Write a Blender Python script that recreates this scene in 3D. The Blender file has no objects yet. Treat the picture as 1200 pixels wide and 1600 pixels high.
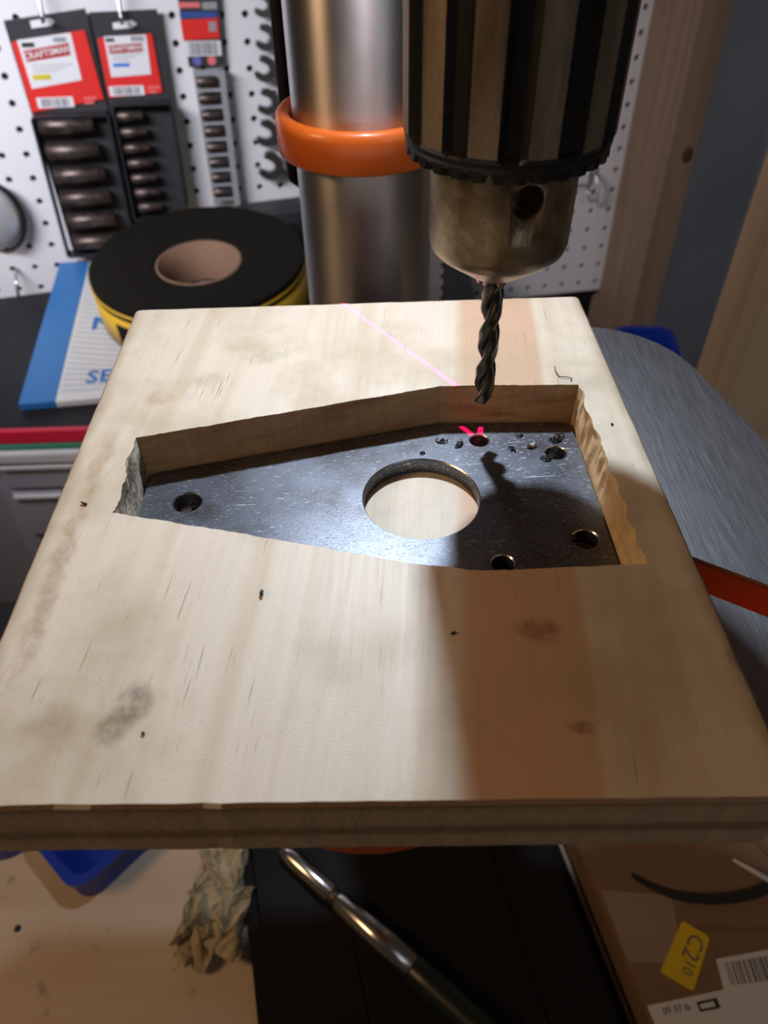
import bpy, bmesh, math, random
from mathutils import Vector, Matrix, noise
random.seed(7)
PI = math.pi
C = bpy.context.scene
COL = C.collection
MM = 0.001

# ------------------------------------------------------------------ camera
F = 1162.3
cam_d = bpy.data.cameras.new('camera')
cam = bpy.data.objects.new('camera', cam_d); COL.objects.link(cam)
cam_d.sensor_fit = 'VERTICAL'; cam_d.sensor_height = 36.0; cam_d.lens = 36.0 * F / 1600
cam_d.clip_start = 0.01; cam_d.clip_end = 20
R_ = Matrix(((0.99940361, -0.03003172, -0.01704455), (0.03317986, 0.6984085, 0.71492983), (0.00956651, 0.71506899, -0.69898843)))
rows = [Vector(r) for r in R_]
cm = Matrix((rows[0], rows[1], -rows[2])).transposed().to_4x4()
cm.translation = Vector((3.86, -52.556, 116.747)) * MM
cam.matrix_world = cm
cam_d.dof.use_dof = True; cam_d.dof.focus_distance = 0.185; cam_d.dof.aperture_fstop = 19
C.camera = cam

# ------------------------------------------------------------------ world, exposure, lamps of the room, added fill
w = bpy.data.worlds.new('world'); C.world = w; w.use_nodes = True
w.node_tree.nodes['Background'].inputs[0].default_value = (1.0, 0.78, 0.58, 1)
w.node_tree.nodes['Background'].inputs[1].default_value = 0.026
vs = C.view_settings
vs.view_transform = 'Standard'; vs.look = 'None'; vs.exposure = 0.0; vs.gamma = 1.0; vs.use_curve_mapping = False

def area(name, loc, target, size, size_y, power, color):
    l = bpy.data.lights.new(name, 'AREA'); l.shape = 'RECTANGLE'; l.size = size; l.size_y = size_y
    l.energy = power; l.color = color
    o = bpy.data.objects.new(name, l); COL.objects.link(o)
    o.location = loc
    d = Vector(target) - Vector(loc)
    o.rotation_euler = d.to_track_quat('-Z', 'Y').to_euler()
    return o
# warm shaded bench lamp on the left
area('bench_lamp', (-0.64, -0.06, 0.40), (0.0, 0.08, -0.05), 0.22, 0.22, 1.7, (1.0, 0.59, 0.29))
# cool tube over the pegboard on the left
area('pegboard_tube', (-0.52, 0.22, 0.28), (-0.37, 0.77, -0.10), 0.5, 0.06, 2.0, (0.86, 0.88, 1.0)).data.spread = math.radians(90)

# neutral fill light added behind the camera on the right for stud and sheet
area('right_fill', (0.75, -0.55, 0.45), (0.40, 0.85, -0.15), 0.7, 0.7, 0.36, (0.90, 0.93, 1.0)).data.spread = math.radians(75)

# ------------------------------------------------------------------ node helpers
def mat(name):
    m = bpy.data.materials.new(name); m.use_nodes = True
    nt = m.node_tree; b = nt.nodes['Principled BSDF']
    return m, nt, b
def N(nt, t, **kw):
    n = nt.nodes.new(t)
    for k, v in kw.items(): setattr(n, k, v)
    return n
def L(nt, a, b): nt.links.new(a, b)
def coords(nt, scale=(1, 1, 1), loc=(0, 0, 0), rot=(0, 0, 0)):   # object coordinates in millimetres, scaled
    tc = N(nt, 'ShaderNodeTexCoord'); mp = N(nt, 'ShaderNodeMapping')
    mp.inputs['Scale'].default_value = [1000 * s for s in scale]; mp.inputs['Location'].default_value = loc
    mp.inputs['Rotation'].default_value = rot
    L(nt, tc.outputs['Object'], mp.inputs['Vector']); return mp.outputs['Vector']
def noise_tex(nt, vec, scale=1.0, detail=4, rough=0.55, dist=0.0):
    n = N(nt, 'ShaderNodeTexNoise'); n.inputs['Scale'].default_value = scale; n.inputs['Detail'].default_value = detail
    n.inputs['Roughness'].default_value = rough; n.inputs['Distortion'].default_value = dist
    L(nt, vec, n.inputs['Vector']); return n.outputs['Fac']
def ramp(nt, fac, stops):
    r = N(nt, 'ShaderNodeValToRGB'); e = r.color_ramp.elements
    while len(e) < len(stops): e.new(0.5)
    for i, (p, c) in enumerate(stops):
        e[i].position = p; e[i].color = (c, c, c, 1) if isinstance(c, (int, float)) else (*c, 1)
    L(nt, fac, r.inputs['Fac']); return r.outputs['Color']
def mix(nt, fac, a, b, mode='MIX'):
    m = N(nt, 'ShaderNodeMix', data_type='RGBA', blend_type=mode)
    for s, v in ((m.inputs[0], fac), (m.inputs[6], a), (m.inputs[7], b)):
        if isinstance(v, (int, float)): s.default_value = v
        elif isinstance(v, tuple): s.default_value = (*v, 1)
        else: L(nt, v, s)
    return m.outputs[2]
def math_(nt, op, a, b=None, c=None):
    m = N(nt, 'ShaderNodeMath', operation=op)
    for i, v in enumerate((a, b, c)):
        if v is None: continue
        if isinstance(v, (int, float)): m.inputs[i].default_value = v
        else: L(nt, v, m.inputs[i])
    return m.outputs[0]
def bump(nt, b, h, strength=0.3, dist=0.0003):
    n = N(nt, 'ShaderNodeBump'); n.inputs['Strength'].default_value = strength; n.inputs['Distance'].default_value = dist
    L(nt, h, n.inputs['Height']); L(nt, n.outputs['Normal'], b.inputs['Normal'])
def simple(name, col, rough=0.5, metal=0.0, var=0.12, scale=0.15, bstr=0.0, coat=0.0):
    m, nt, b = mat(name)
    v = coords(nt); f = noise_tex(nt, v, scale, 4)
    lo = tuple(max(0, c * (1 - var)) for c in col); hi = tuple(min(1, c * (1 + var)) for c in col)
    L(nt, mix(nt, f, lo, hi), b.inputs['Base Color'])
    b.inputs['Roughness'].default_value = rough; b.inputs['Metallic'].default_value = metal
    b.inputs['Coat Weight'].default_value = coat
    if bstr: bump(nt, b, noise_tex(nt, v, scale * 6, 3), bstr)
    return m

def wood_board_mat():
    m, nt, b = mat('pine_board')
    v = coords(nt)
    # slight drift of the grain to the left towards the front
    sx = N(nt, 'ShaderNodeSeparateXYZ'); L(nt, v, sx.inputs[0])
    X, Y, Z = sx.outputs
    wob = noise_tex(nt, coords(nt, (0.01, 0.006, 0.02)), 1.0, 3)
    xs = math_(nt, 'ADD', math_(nt, 'SUBTRACT', X, math_(nt, 'MULTIPLY', Y, 0.10)), math_(nt, 'MULTIPLY', wob, 9.0))
    cv = N(nt, 'ShaderNodeCombineXYZ'); L(nt, xs, cv.inputs[0]); L(nt, math_(nt, 'MULTIPLY', Y, 0.03), cv.inputs[1]); L(nt, math_(nt, 'MULTIPLY', Z, 1.0), cv.inputs[2])
    g = cv.outputs[0]
    g1 = noise_tex(nt, g, 0.11, 3, 0.5); g2 = noise_tex(nt, g, 0.9, 3, 0.6)
    col = ramp(nt, g1, [(0.3, (0.67, 0.61, 0.48)), (0.5, (0.73, 0.685, 0.575)), (0.7, (0.63, 0.555, 0.42))])
    col = mix(nt, math_(nt, 'MULTIPLY', g2, 0.22), col, (0.46, 0.35, 0.21))
    # reddish heartwood band on the right half
    lo = N(nt, 'ShaderNodeMapRange', interpolation_type='SMOOTHSTEP'); L(nt, xs, lo.inputs[0]); lo.inputs[1].default_value = 18; lo.inputs[2].default_value = 23
    hi = N(nt, 'ShaderNodeMapRange', interpolation_type='SMOOTHSTEP'); L(nt, xs, hi.inputs[0]); hi.inputs[1].default_value = 44.5; hi.inputs[2].default_value = 42
    band = math_(nt, 'MULTIPLY', lo.outputs[0], hi.outputs[0])
    col = mix(nt, math_(nt, 'MULTIPLY', band, 0.62), col, (0.55, 0.29, 0.14))
    # resin pores: short dark dashes along the grain
    pv = N(nt, 'ShaderNodeCombineXYZ'); L(nt, math_(nt, 'MULTIPLY', xs, 1.9), pv.inputs[0]); L(nt, math_(nt, 'MULTIPLY', Y, 0.055), pv.inputs[1])
    pn = noise_tex(nt, pv.outputs[0], 1.0, 2, 0.5)
    pores = ramp(nt, pn, [(0.655, 0.0), (0.72, 1.0)])
    big = ramp(nt, noise_tex(nt, coords(nt, (0.03, 0.02, 0.03)), 1.0, 2), [(0.45, 0.0), (0.62, 1.0)])
    col = mix(nt, math_(nt, 'MULTIPLY', math_(nt, 'MULTIPLY', pores, big), 0.75), col, (0.16, 0.10, 0.055))
    # cloudy handling dirt
    cl = ramp(nt, noise_tex(nt, coords(nt, (0.028, 0.028, 0.03), (13, 4, 0)), 1.0, 5, 0.6), [(0.46, 0.0), (0.70, 1.0)])
    col = mix(nt, math_(nt, 'MULTIPLY', cl, 0.65), col, (0.42, 0.35, 0.22))
    # single stains: centre, radii, colour, strength
    wv = N(nt, 'ShaderNodeTexNoise'); wv.inputs['Scale'].default_value = 0.12; wv.inputs['Detail'].default_value = 4
    L(nt, v, wv.inputs['Vector'])
    vm = N(nt, 'ShaderNodeVectorMath', operation='MULTIPLY_ADD'); L(nt, wv.outputs['Color'], vm.inputs[0]); vm.inputs[1].default_value = (7, 7, 0); L(nt, v, vm.inputs[2])
    stains = [(-32, 139, 9, 5, (.46, .42, .27), .55), (-27, 133, 7, 4, (.42, .38, .25), .55), (-42, 122, 5, 4, (.48, .42, .28), .5),
              (-54, 113.5, 5, 4, (.46, .37, .22), .65), (-15, 126, 6, 4, (.50, .44, .31), .4), (-41, 20.5, 4.2, 4.6, (.20, .16, .11), .85),
              (-43, 16, 3.5, 4, (.24, .19, .12), .7), (-54, 16, 5.5, 5, (.36, .29, .19), .6), (34.5, 33, 4.5, 3.4, (.24, .12, .06), .7),
              (72.5, 23, 4.5, 6, (.10, .06, .035), .85), (72, 33, 3, 7, (.2, .11, .06), .8), (37.5, 12.5, 2.2, 1.6, (.2, .11, .06), .65), (72.5, 152, 4, 3.5, (.55, .58, .22), .6),
              (-63, 84, 2.2, 18, (.42, .31, .18), .6), (-64, 50, 2.5, 30, (.36, .25, .14), .6), (5, 30, 6, 4, (.55, .47, .33), .45), (-20, 62, 7, 5, (.50, .42, .28), .4), (60, 125, 6, 4, (.5, .46, .3), .35)]
    grit = ramp(nt, noise_tex(nt, coords(nt, (.35, .28, .3)), 1.0, 5, .7), [(.34, .35), (.62, 1.0)])
    for (sx_, sy_, rx, ry, sc, st) in stains:
        s1 = N(nt, 'ShaderNodeVectorMath', operation='SUBTRACT'); L(nt, vm.outputs[0], s1.inputs[0]); s1.inputs[1].default_value = (sx_ + 3.5, sy_ + 3.5, 0)
        s2 = N(nt, 'ShaderNodeVectorMath', operation='MULTIPLY'); L(nt, s1.outputs[0], s2.inputs[0]); s2.inputs[1].default_value = (1 / rx, 1 / ry, 0)
        s3 = N(nt, 'ShaderNodeVectorMath', operation='LENGTH'); L(nt, s2.outputs[0], s3.inputs[0])
        mr = N(nt, 'ShaderNodeMapRange', interpolation_type='SMOOTHSTEP'); L(nt, s3.outputs['Value'], mr.inputs[0])
        mr.inputs[1].default_value = 1.25; mr.inputs[2].default_value = 0.35; mr.inputs[3].default_value = 0; mr.inputs[4].default_value = min(1, st * 1.15)
        col = mix(nt, math_(nt, 'MULTIPLY', mr.outputs[0], grit), col, sc)
    # worn dirty arrises: left and right edge
    ed = N(nt, 'ShaderNodeMapRange', interpolation_type='SMOOTHSTEP')
    L(nt, math_(nt, 'ADD', math_(nt, 'ABSOLUTE', X), math_(nt, 'MULTIPLY', noise_tex(nt, coords(nt, (.1, .06, .1)), 1, 4), 5.0)), ed.inputs[0])
    ed.inputs[1].default_value = 68.6; ed.inputs[2].default_value = 73.5
    col = mix(nt, math_(nt, 'MULTIPLY', ed.outputs[0], 0.7), col, (0.24, 0.15, 0.07))
    # end grain rings on the sawn front
    geo = N(nt, 'ShaderNodeNewGeometry'); sn = N(nt, 'ShaderNodeSeparateXYZ'); L(nt, geo.outputs['Normal'], sn.inputs[0])
    front = math_(nt, 'GREATER_THAN', math_(nt, 'ABSOLUTE', sn.outputs[1]), 0.75)
    wv2 = N(nt, 'ShaderNodeTexWave', wave_type='BANDS', bands_direction='Z'); wv2.inputs['Scale'].default_value = 0.035; wv2.inputs['Distortion'].default_value = 4
    wv2.inputs['Detail'].default_value = 3; wv2.inputs['Detail Scale'].default_value = 0.6
    L(nt, coords(nt, (0.10, 0.1, 1.0)), wv2.inputs['Vector'])
    eg = ramp(nt, wv2.outputs['Fac'], [(0.10, (0.24, 0.16, 0.10)), (0.35, (0.46, 0.35, 0.235)), (0.9, (0.54, 0.43, 0.30))])
    eg = mix(nt, math_(nt, 'MULTIPLY', noise_tex(nt, coords(nt, (.9, .9, .9)), 1, 3), .5), eg, (0.36, 0.26, 0.16))
    col = mix(nt, front, col, eg)
    L(nt, col, b.inputs['Base Color'])
    rr = math_(nt, 'ADD', math_(nt, 'MULTIPLY', g2, 0.2), 0.39)
    L(nt, rr, b.inputs['Roughness']); b.inputs['Specular IOR Level'].default_value = 0.5
    h = math_(nt, 'ADD', math_(nt, 'MULTIPLY', pores, -0.6), math_(nt, 'ADD', math_(nt, 'MULTIPLY', noise_tex(nt, v, 2.2, 2), .5),
        math_(nt, 'MULTIPLY', math_(nt, 'MULTIPLY', front, noise_tex(nt, coords(nt, (1, 1, .55)), .8, 4)), 3.0)))
    bump(nt, b, h, 0.22, 0.0004)
    return m

def pocket_mat():
    m, nt, b = mat('routed_pine_wall')
    v = coords(nt)
    n1 = noise_tex(nt, coords(nt, (.05, .05, .25)), 1.0, 4, .6, .6); n2 = noise_tex(nt, coords(nt, (.5, .5, .06)), 1.0, 3)
    col = ramp(nt, n1, [(0.25, (.28, .155, .08)), (0.45, (.54, .35, .195)), (0.62, (.64, .44, .26)), (.8, (.36, .20, .10))])
    col = mix(nt, math_(nt, 'MULTIPLY', n2, .45), col, (.30, .17, .08))
    L(nt, col, b.inputs['Base Color']); b.inputs['Roughness'].default_value = .6
    bump(nt, b, noise_tex(nt, coords(nt, (.9, .9, .15)), 1.0, 3), .5, .0004)
    return m
def pocket_torn_mat():
    m, nt, b = mat('torn_end_grain')  # torn wood; cool light on this wall is put into its grey
    n1 = noise_tex(nt, coords(nt, (.12, .12, .10)), 1.0, 4, .65, .8)
    col = ramp(nt, n1, [(0.40, (.13, .115, .09)), (0.52, (.50, .47, .38)), (0.7, (.62, .58, .47))])
    L(nt, col, b.inputs['Base Color']); b.inputs['Roughness'].default_value = .75
    bump(nt, b, noise_tex(nt, coords(nt, (.5, .5, .5)), 1.0, 4), .7, .0006)
    return m
def pocket_lit_mat():
    m, nt, b = mat('lit_pine_wall')  # light falling on the right wall is painted as bright yellow
    n1 = noise_tex(nt, coords(nt, (.07, .07, .20)), 1.0, 4, .6, 1.0)
    col = ramp(nt, n1, [(0.30, (.26, .14, .06)), (0.38, (.66, .49, .27)), (0.7, (.82, .66, .42))])
    L(nt, col, b.inputs['Base Color']); b.inputs['Roughness'].default_value = .6
    bump(nt, b, noise_tex(nt, coords(nt, (.3, .3, .2)), 1.0, 3), .7, .0006)
    return m

def plate_mat():
    m, nt, b = mat('dark_mill_scale_steel')
    v = coords(nt)
    n1 = noise_tex(nt, v, .055, 5, .6); n2 = noise_tex(nt, v, 1.6, 3, .7)
    # fine scratches in several directions
    hs = []
    for a, sc in ((0.55, 1.0), (-0.7, 1.3), (1.3, .8), (0.1, 1.1)):
        f = noise_tex(nt, coords(nt, (.45 * sc, 3.6 * sc, 1), rot=(0, 0, a)), 1.0, 2, .5)
        hs.append(ramp(nt, f, [(.66, 0.0), (.72, 1.0)]))
    sc_ = math_(nt, 'ADD', math_(nt, 'ADD', hs[0], hs[1]), math_(nt, 'ADD', hs[2], hs[3]))
    long_ = ramp(nt, noise_tex(nt, coords(nt, (.05, 1.8, 1), rot=(0, 0, 0.62)), 1.0, 2), [(.70, 0.0), (.735, 1.0)])
    sc_ = math_(nt, 'MINIMUM', math_(nt, 'ADD', sc_, long_), 1.0)
    col = ramp(nt, n1, [(.3, (.045, .046, .052)), (.5, (.098, .110, .134)), (.7, (.135, .150, .182))])
    col = mix(nt, math_(nt, 'MULTIPLY', n2, .5), col, (.20, .215, .245))
    # brownish oil marks
    oil = ramp(nt, noise_tex(nt, coords(nt, (.045, .045, .04), (3.1, 7.7, 0)), 1.0, 4), [(.60, 0.0), (.72, 1.0)])
    col = mix(nt, math_(nt, 'MULTIPLY', oil, .65), col, (.055, .043, .036))
    col = mix(nt, math_(nt, 'MULTIPLY', sc_, .8), col, (.66, .70, .76))
    L(nt, col, b.inputs['Base Color']); b.inputs['Metallic'].default_value = .88
    L(nt, math_(nt, 'ADD', math_(nt, 'MULTIPLY', n1, .16), .33), b.inputs['Roughness'])
    bump(nt, b, math_(nt, 'ADD', math_(nt, 'MULTIPLY', n2, .6), math_(nt, 'MULTIPLY', sc_, -.8)), .4, .00012)
    return m
def patina_mat(name, c1, c2, rough=.38, zs=.3):
    m, nt, b = mat(name)
    n1 = noise_tex(nt, coords(nt, (.12, .12, zs * .35)), 1.0, 5, .65); n2 = noise_tex(nt, coords(nt, (.8, .8, .8)), 1.0, 3)
    col = ramp(nt, n1, [(.38, c1), (.58, c2)])
    col = mix(nt, math_(nt, 'MULTIPLY', n2, .5), col, tuple(c * .5 for c in c1))
    L(nt, col, b.inputs['Base Color']); b.inputs['Metallic'].default_value = .75
    L(nt, math_(nt, 'ADD', math_(nt, 'MULTIPLY', n1, .25), rough - .12), b.inputs['Roughness'])
    bump(nt, b, n2, .25, .0002)
    return m
def brushed_mat(name, col, rough, sc, rot=(0, 0, 0), aniso=0):
    m, nt, b = mat(name)
    f = noise_tex(nt, coords(nt, sc, rot=rot), 1.0, 4, .65)
    L(nt, mix(nt, f, tuple(c * .75 for c in col), tuple(min(1, c * 1.15) for c in col)), b.inputs['Base Color'])
    b.inputs['Metallic'].default_value = 1.0
    L(nt, math_(nt, 'ADD', math_(nt, 'MULTIPLY', f, .2), rough - .1), b.inputs['Roughness'])
    if aniso:
        b.inputs['Anisotropic'].default_value = aniso; b.inputs['Anisotropic Rotation'].default_value = .25
        tg = N(nt, 'ShaderNodeTangent', direction_type='RADIAL', axis='Z'); L(nt, tg.outputs[0], b.inputs['Tangent'])
    else: bump(nt, b, f, .25, .00015)
    return m
def plank_mat(name, c1, c2, axis='z', sc=.25, dots=False):
    m, nt, b = mat(name)
    s = {'z': (sc, sc, sc * .04), 'y': (sc, sc * .04, sc), 'x': (sc * .04, sc, sc)}[axis]
    f = noise_tex(nt, coords(nt, s), 1.0, 4, .6, .4)
    col = ramp(nt, f, [(.3, c1), (.7, c2)])
    if dots:
        d = ramp(nt, noise_tex(nt, coords(nt, (.05, .05, .05), (5, 2, 0)), 1.0, 3), [(.64, 0.0), (.72, 1.0)])
        col = mix(nt, math_(nt, 'MULTIPLY', d, .55), col, tuple(c * .45 for c in c1))
    L(nt, col, b.inputs['Base Color']); b.inputs['Roughness'].default_value = .6
    return m

M = dict(
    board=wood_board_mat(), pocket=pocket_mat(), torn=pocket_torn_mat(), lit_wall=pocket_lit_mat(), plate=plate_mat(),
    bright=simple('fresh_cut_steel', (.62, .62, .62), .28, 1.0, .1),
    chuck=patina_mat('worn_chuck_steel', (.22, .155, .09), (.47, .39, .27), .36, .3),
    land=patina_mat('bronzed_sleeve_steel', (.24, .18, .125), (.46, .385, .295), .5, .05),
    blackened=simple('blackened_steel', (.035, .035, .036), .45, .7, .2, .3),
    bit=simple('black_oxide_drill_steel', (.10, .095, .09), .30, .9, .2, .3),
    column=brushed_mat('ground_column_steel', (.66, .67, .70), .42, (.02, .02, .02), aniso=.85),
    orange=simple('orange_paint', (.78, .165, .018), .38, 0, .06, .05, 0, .3),
    orange_dark=simple('orange_cast_paint', (.62, .10, .012), .5, 0, .12, .08),
    table=brushed_mat('machined_table_iron', (.40, .415, .45), .45, (2.4, .10, 1), (0, 0, .35)),
    black_iron=simple('black_cast_iron', (.012, .012, .013), .45, 0, .2, .05),
    black_plastic=simple('black_plastic', (.018, .018, .020), .5, 0, .15, .1),
    rubber=simple('black_rubber_cable', (.012, .012, .013), .5, 0, .1, .1),
    peg=simple('white_pegboard_face', (.78, .78, .80), .42, 0, .03, .02),
    peg_shade=simple('painted_shade_behind_pegboard', (.012, .012, .014), .9),
    blister=simple('black_blister_tray', (.020, .021, .025), .35, 0, .2, .05),
    card_grey=simple('charcoal_card', (.032, .033, .037), .5, 0, .1, .05),
    red=simple('red_label_print', (.72, .028, .022), .45, 0, .04, .05),
    dark_red=simple('dark_red_print', (.42, .018, .025), .45, 0, .04, .05),
    white=simple('white_label_paper', (.74, .75, .77), .5, 0, .03, .05),
    grey=simple('grey_print', (.30, .31, .33), .5, 0, .05, .05),
    pale_grey=simple('pale_grey_print', (.52, .53, .55), .5, 0, .05, .05),
    pink=simple('faded_red_print', (.75, .18, .17), .45, 0, .05, .05),
    yellow_print=simple('yellow_print', (.62, .50, .03), .5, 0, .05, .05),
    blue_print=simple('blue_print', (.04, .20, .62), .5, 0, .05, .05),
    navy=simple('navy_print', (.03, .08, .30), .5, 0, .05, .05),
    violet=simple('violet_badge_print', (.14, .13, .42), .5, 0, .05, .05),
    socket=patina_mat('brown_phosphate_socket', (.085, .062, .054), (.16, .125, .11), .42, .4),
    chrome=simple('chrome', (.72, .74, .76), .18, 1.0, .08, .05),
    satin=simple('satin_chrome', (.78, .79, .80), .42, .7, .1, .05),
    steel_dull=simple('dull_wrench_chrome', (.36, .38, .40), .32, 1.0, .12, .05),
    clear_plastic=simple('milky_plastic', (.72, .78, .84), .35, 0, .05, .05),
    wire=simple('zinc_wire', (.55, .56, .58), .3, 1.0, .08, .1),
    tape=simple('black_grit_tape_edge', (.009, .008, .006), .75, 0, .25, .05, .2),
    cardboard=simple('brown_cardboard', (.24, .15, .085), .75, 0, .10, .03),
    core=simple('tape_core_cardboard', (.24, .14, .085), .8, 0, .10, .05),
    yellow=simple('yellow_tape_label', (.78, .48, .035), .45, 0, .06, .05),
    blue_pack=simple('blue_pack_print', (.022, .16, .43), .45, 0, .05, .05),
    pack_paper=simple('white_pack_paper', (.62, .63, .62), .5, 0, .06, .05),
    pack_stripe=simple('pale_grey_pack_stripe', (.46, .48, .50), .5, 0, .06, .05),
    blue=simple('blue_moulded_plastic', (.010, .045, .42), .35, 0, .08, .04),
    red_trim=simple('red_trim_plastic', (.55, .012, .045), .4, 0, .06, .05),
    green_trim=simple('green_trim_plastic', (.03, .19, .12), .45, 0, .1, .05),
    silver_trim=simple('silver_painted_trim', (.70, .71, .75), .3, .3, .06, .05),
    cab=simple('grey_cabinet_paint', (.27, .275, .32), .45, .0, .06, .02),
    black_top=simple('black_worktop_laminate', (.014, .014, .016), .5, 0, .2, .02),
    bench=plank_mat('pale_plywood', (.62, .50, .37), (.74, .63, .49), 'x', .06, True),
    stud=plank_mat('construction_lumber', (.22, .148, .095), (.32, .225, .155), 'z', .08),
    knot=simple('pine_knot', (.10, .035, .015), .6),
    pale_plank=plank_mat('pale_lumber', (.52, .40, .25), (.62, .50, .34), 'z', .05),
    sheet=simple('grey_blue_wall_sheet', (.36, .39, .46), .55, 0, .30, .006),
    concrete=simple('dark_concrete', (.12, .12, .12), .8, 0, .2, .02),
    paint=simple('grey_room_paint', (.40, .39, .38), .8, 0, .05, .01),
    rag=simple('dirty_yellow_rag', (.52, .45, .30), .8, 0, .65, .07),
    sticker=simple('yellow_sticker', (.80, .56, .02), .5, 0, .04, .04),
    ink=simple('black_ink', (.02, .02, .02), .6),
    ink_grey=simple('grey_ink', (.13, .13, .14), .6),
    steel=simple('polished_tool_steel', (.72, .72, .70), .22, 1.0, .06, .05),
    grip=simple('dark_green_black_grip', (.012, .020, .018), .35, 0, .1, .05),
    strap=simple('black_webbing', (.020, .020, .018), .7, 0, .15, .3),
    shaving=simple('dark_steel_chip', (.022, .021, .020), .4, .3, .2, .4),
    chip_blue=simple('bright_steel_flake', (.45, .48, .55), .3, 1.0, .1, .3),
    tape_clear=simple('packing_tape', (.36, .27, .20), .25, 0, .08, .03),
)

for k_ in ('tape', 'black_iron', 'black_top', 'rubber'):
    M[k_].node_tree.nodes['Principled BSDF'].inputs['Specular IOR Level'].default_value = .15

# ------------------------------------------------------------------ mesh builder (millimetres, local to the parent thing)
class MB:
    def __init__(s): s.v = []; s.f = []; s.mi = []; s.sm = []
    def add(s, vs, fs, mi=0, smooth=False):
        o = len(s.v); s.v += [tuple(p) for p in vs]
        for f in fs: s.f.append([o + i for i in f]); s.mi.append(mi); s.sm.append(smooth)
        return s
    def box(s, x0, x1, y0, y1, z0, z1, mi=0, bev=0.0):
        if bev <= 0:
            vs = [(x, y, z) for x in (x0, x1) for y in (y0, y1) for z in (z0, z1)]
            return s.add(vs, [(0, 1, 3, 2), (4, 6, 7, 5), (0, 4, 5, 1), (2, 3, 7, 6), (0, 2, 6, 4), (1, 5, 7, 3)], mi)
        bm = bmesh.new(); bmesh.ops.create_cube(bm, size=1.0)
        for v in bm.verts: v.co = Vector(((x0 + x1) / 2 + v.co.x * (x1 - x0), (y0 + y1) / 2 + v.co.y * (y1 - y0), (z0 + z1) / 2 + v.co.z * (z1 - z0)))
        bmesh.ops.bevel(bm, geom=bm.edges[:], offset=bev, segments=2, affect='EDGES', profile=.5)
        return s.bm(bm, mi)
    def bm(s, bm, mi=0, smooth=False, mtx=None):
        bm.verts.index_update()
        s.add([(mtx @ v.co if mtx else v.co) for v in bm.verts], [[v.index for v in f.verts] for f in bm.faces], mi, smooth); bm.free(); return s
    def lathe(s, prof, n=48, cx=0, cy=0, mi=0, smooth=True, caps=True):
        vs = []; fs = []; k = len(prof)
        for r, z in prof:
            for i in range(n):
                a = 2 * PI * i / n; vs.append((cx + r * math.cos(a), cy + r * math.sin(a), z))
        for j in range(k - 1):
            for i in range(n):
                i2 = (i + 1) % n; fs.append((j * n + i, j * n + i2, (j + 1) * n + i2, (j + 1) * n + i))
        s.add(vs, fs, mi, smooth)
        if caps:
            o = len(s.v) - n * k
            if prof[0][0] > 1e-6: s.f.append([o + i for i in range(n)][::-1]); s.mi.append(mi); s.sm.append(False)
            if prof[-1][0] > 1e-6: s.f.append([o + (k - 1) * n + i for i in range(n)]); s.mi.append(mi); s.sm.append(False)
        return s
    def tube(s, pts, rad, n=10, mi=0, smooth=True, closed=False):
        pts = [Vector(p) for p in pts]; k = len(pts); vs = []; fs = []
        up = Vector((0, 0, 1))
        t0 = (pts[1] - pts[0]).normalized()
        if abs(t0.dot(up)) > .9: up = Vector((1, 0, 0))
        nrm = (up - t0 * up.dot(t0)).normalized()
        for j in range(k):
            t = (pts[min(j + 1, k - 1)] - pts[max(j - 1, 0)]).normalized()
            nrm = (nrm - t * nrm.dot(t)).normalized(); bn = t.cross(nrm)
            r = rad[j] if isinstance(rad, (list, tuple)) else rad
            for i in range(n):
                a = 2 * PI * i / n; vs.append(pts[j] + (nrm * math.cos(a) + bn * math.sin(a)) * r)
        for j in range(k - 1):
            for i in range(n):
                i2 = (i + 1) % n; fs.append((j * n + i, j * n + i2, (j + 1) * n + i2, (j + 1) * n + i))
        s.add(vs, fs, mi, smooth)
        o = len(s.v) - n * k
        s.f.append([o + i for i in range(n)][::-1]); s.mi.append(mi); s.sm.append(False)
        s.f.append([o + (k - 1) * n + i for i in range(n)]); s.mi.append(mi); s.sm.append(False)
        return s
    def prism(s, poly, z0, z1, holes=(), mi=0, side_mi=None, cap_bottom=True, fn=None):
        """extruded outline with holes; fn maps (x,y,z) to local space"""
        fn = fn or (lambda x, y, z: (x, y, z)); side_mi = mi if side_mi is None else side_mi
        bm = bmesh.new(); loops = [poly] + list(holes)
        es = []
        for lp in loops:
            vv = [bm.verts.new((p[0], p[1], 0)) for p in lp]
            for i in range(len(vv)): es.append(bm.edges.new((vv[i], vv[(i + 1) % len(vv)])))
        bmesh.ops.triangle_fill(bm, use_beauty=True, use_dissolve=False, edges=es)
        bm.verts.index_update(); bm.normal_update()
        tris = []
        for f in bm.faces:
            t = [v.index for v in f.verts]
            tris.append(t if f.normal.z > 0 else t[::-1])
        co = [(v.co.x, v.co.y) for v in bm.verts]; bm.free()
        s.add([fn(x, y, z1) for x, y in co], tris, mi)
        if cap_bottom: s.add([fn(x, y, z0) for x, y in co], [t[::-1] for t in tris], mi)
        for li, lp in enumerate(loops):
            ar = sum(lp[i][0] * lp[(i + 1) % len(lp)][1] - lp[(i + 1) % len(lp)][0] * lp[i][1] for i in range(len(lp)))
            lp2 = list(lp) if (ar > 0) == (li == 0) else list(lp)[::-1]
            n = len(lp2)
            s.add([fn(x, y, z0) for x, y in lp2] + [fn(x, y, z1) for x, y in lp2],
                  [(i, (i + 1) % n, n + (i + 1) % n, n + i) for i in range(n)], side_mi)
        return s
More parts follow.
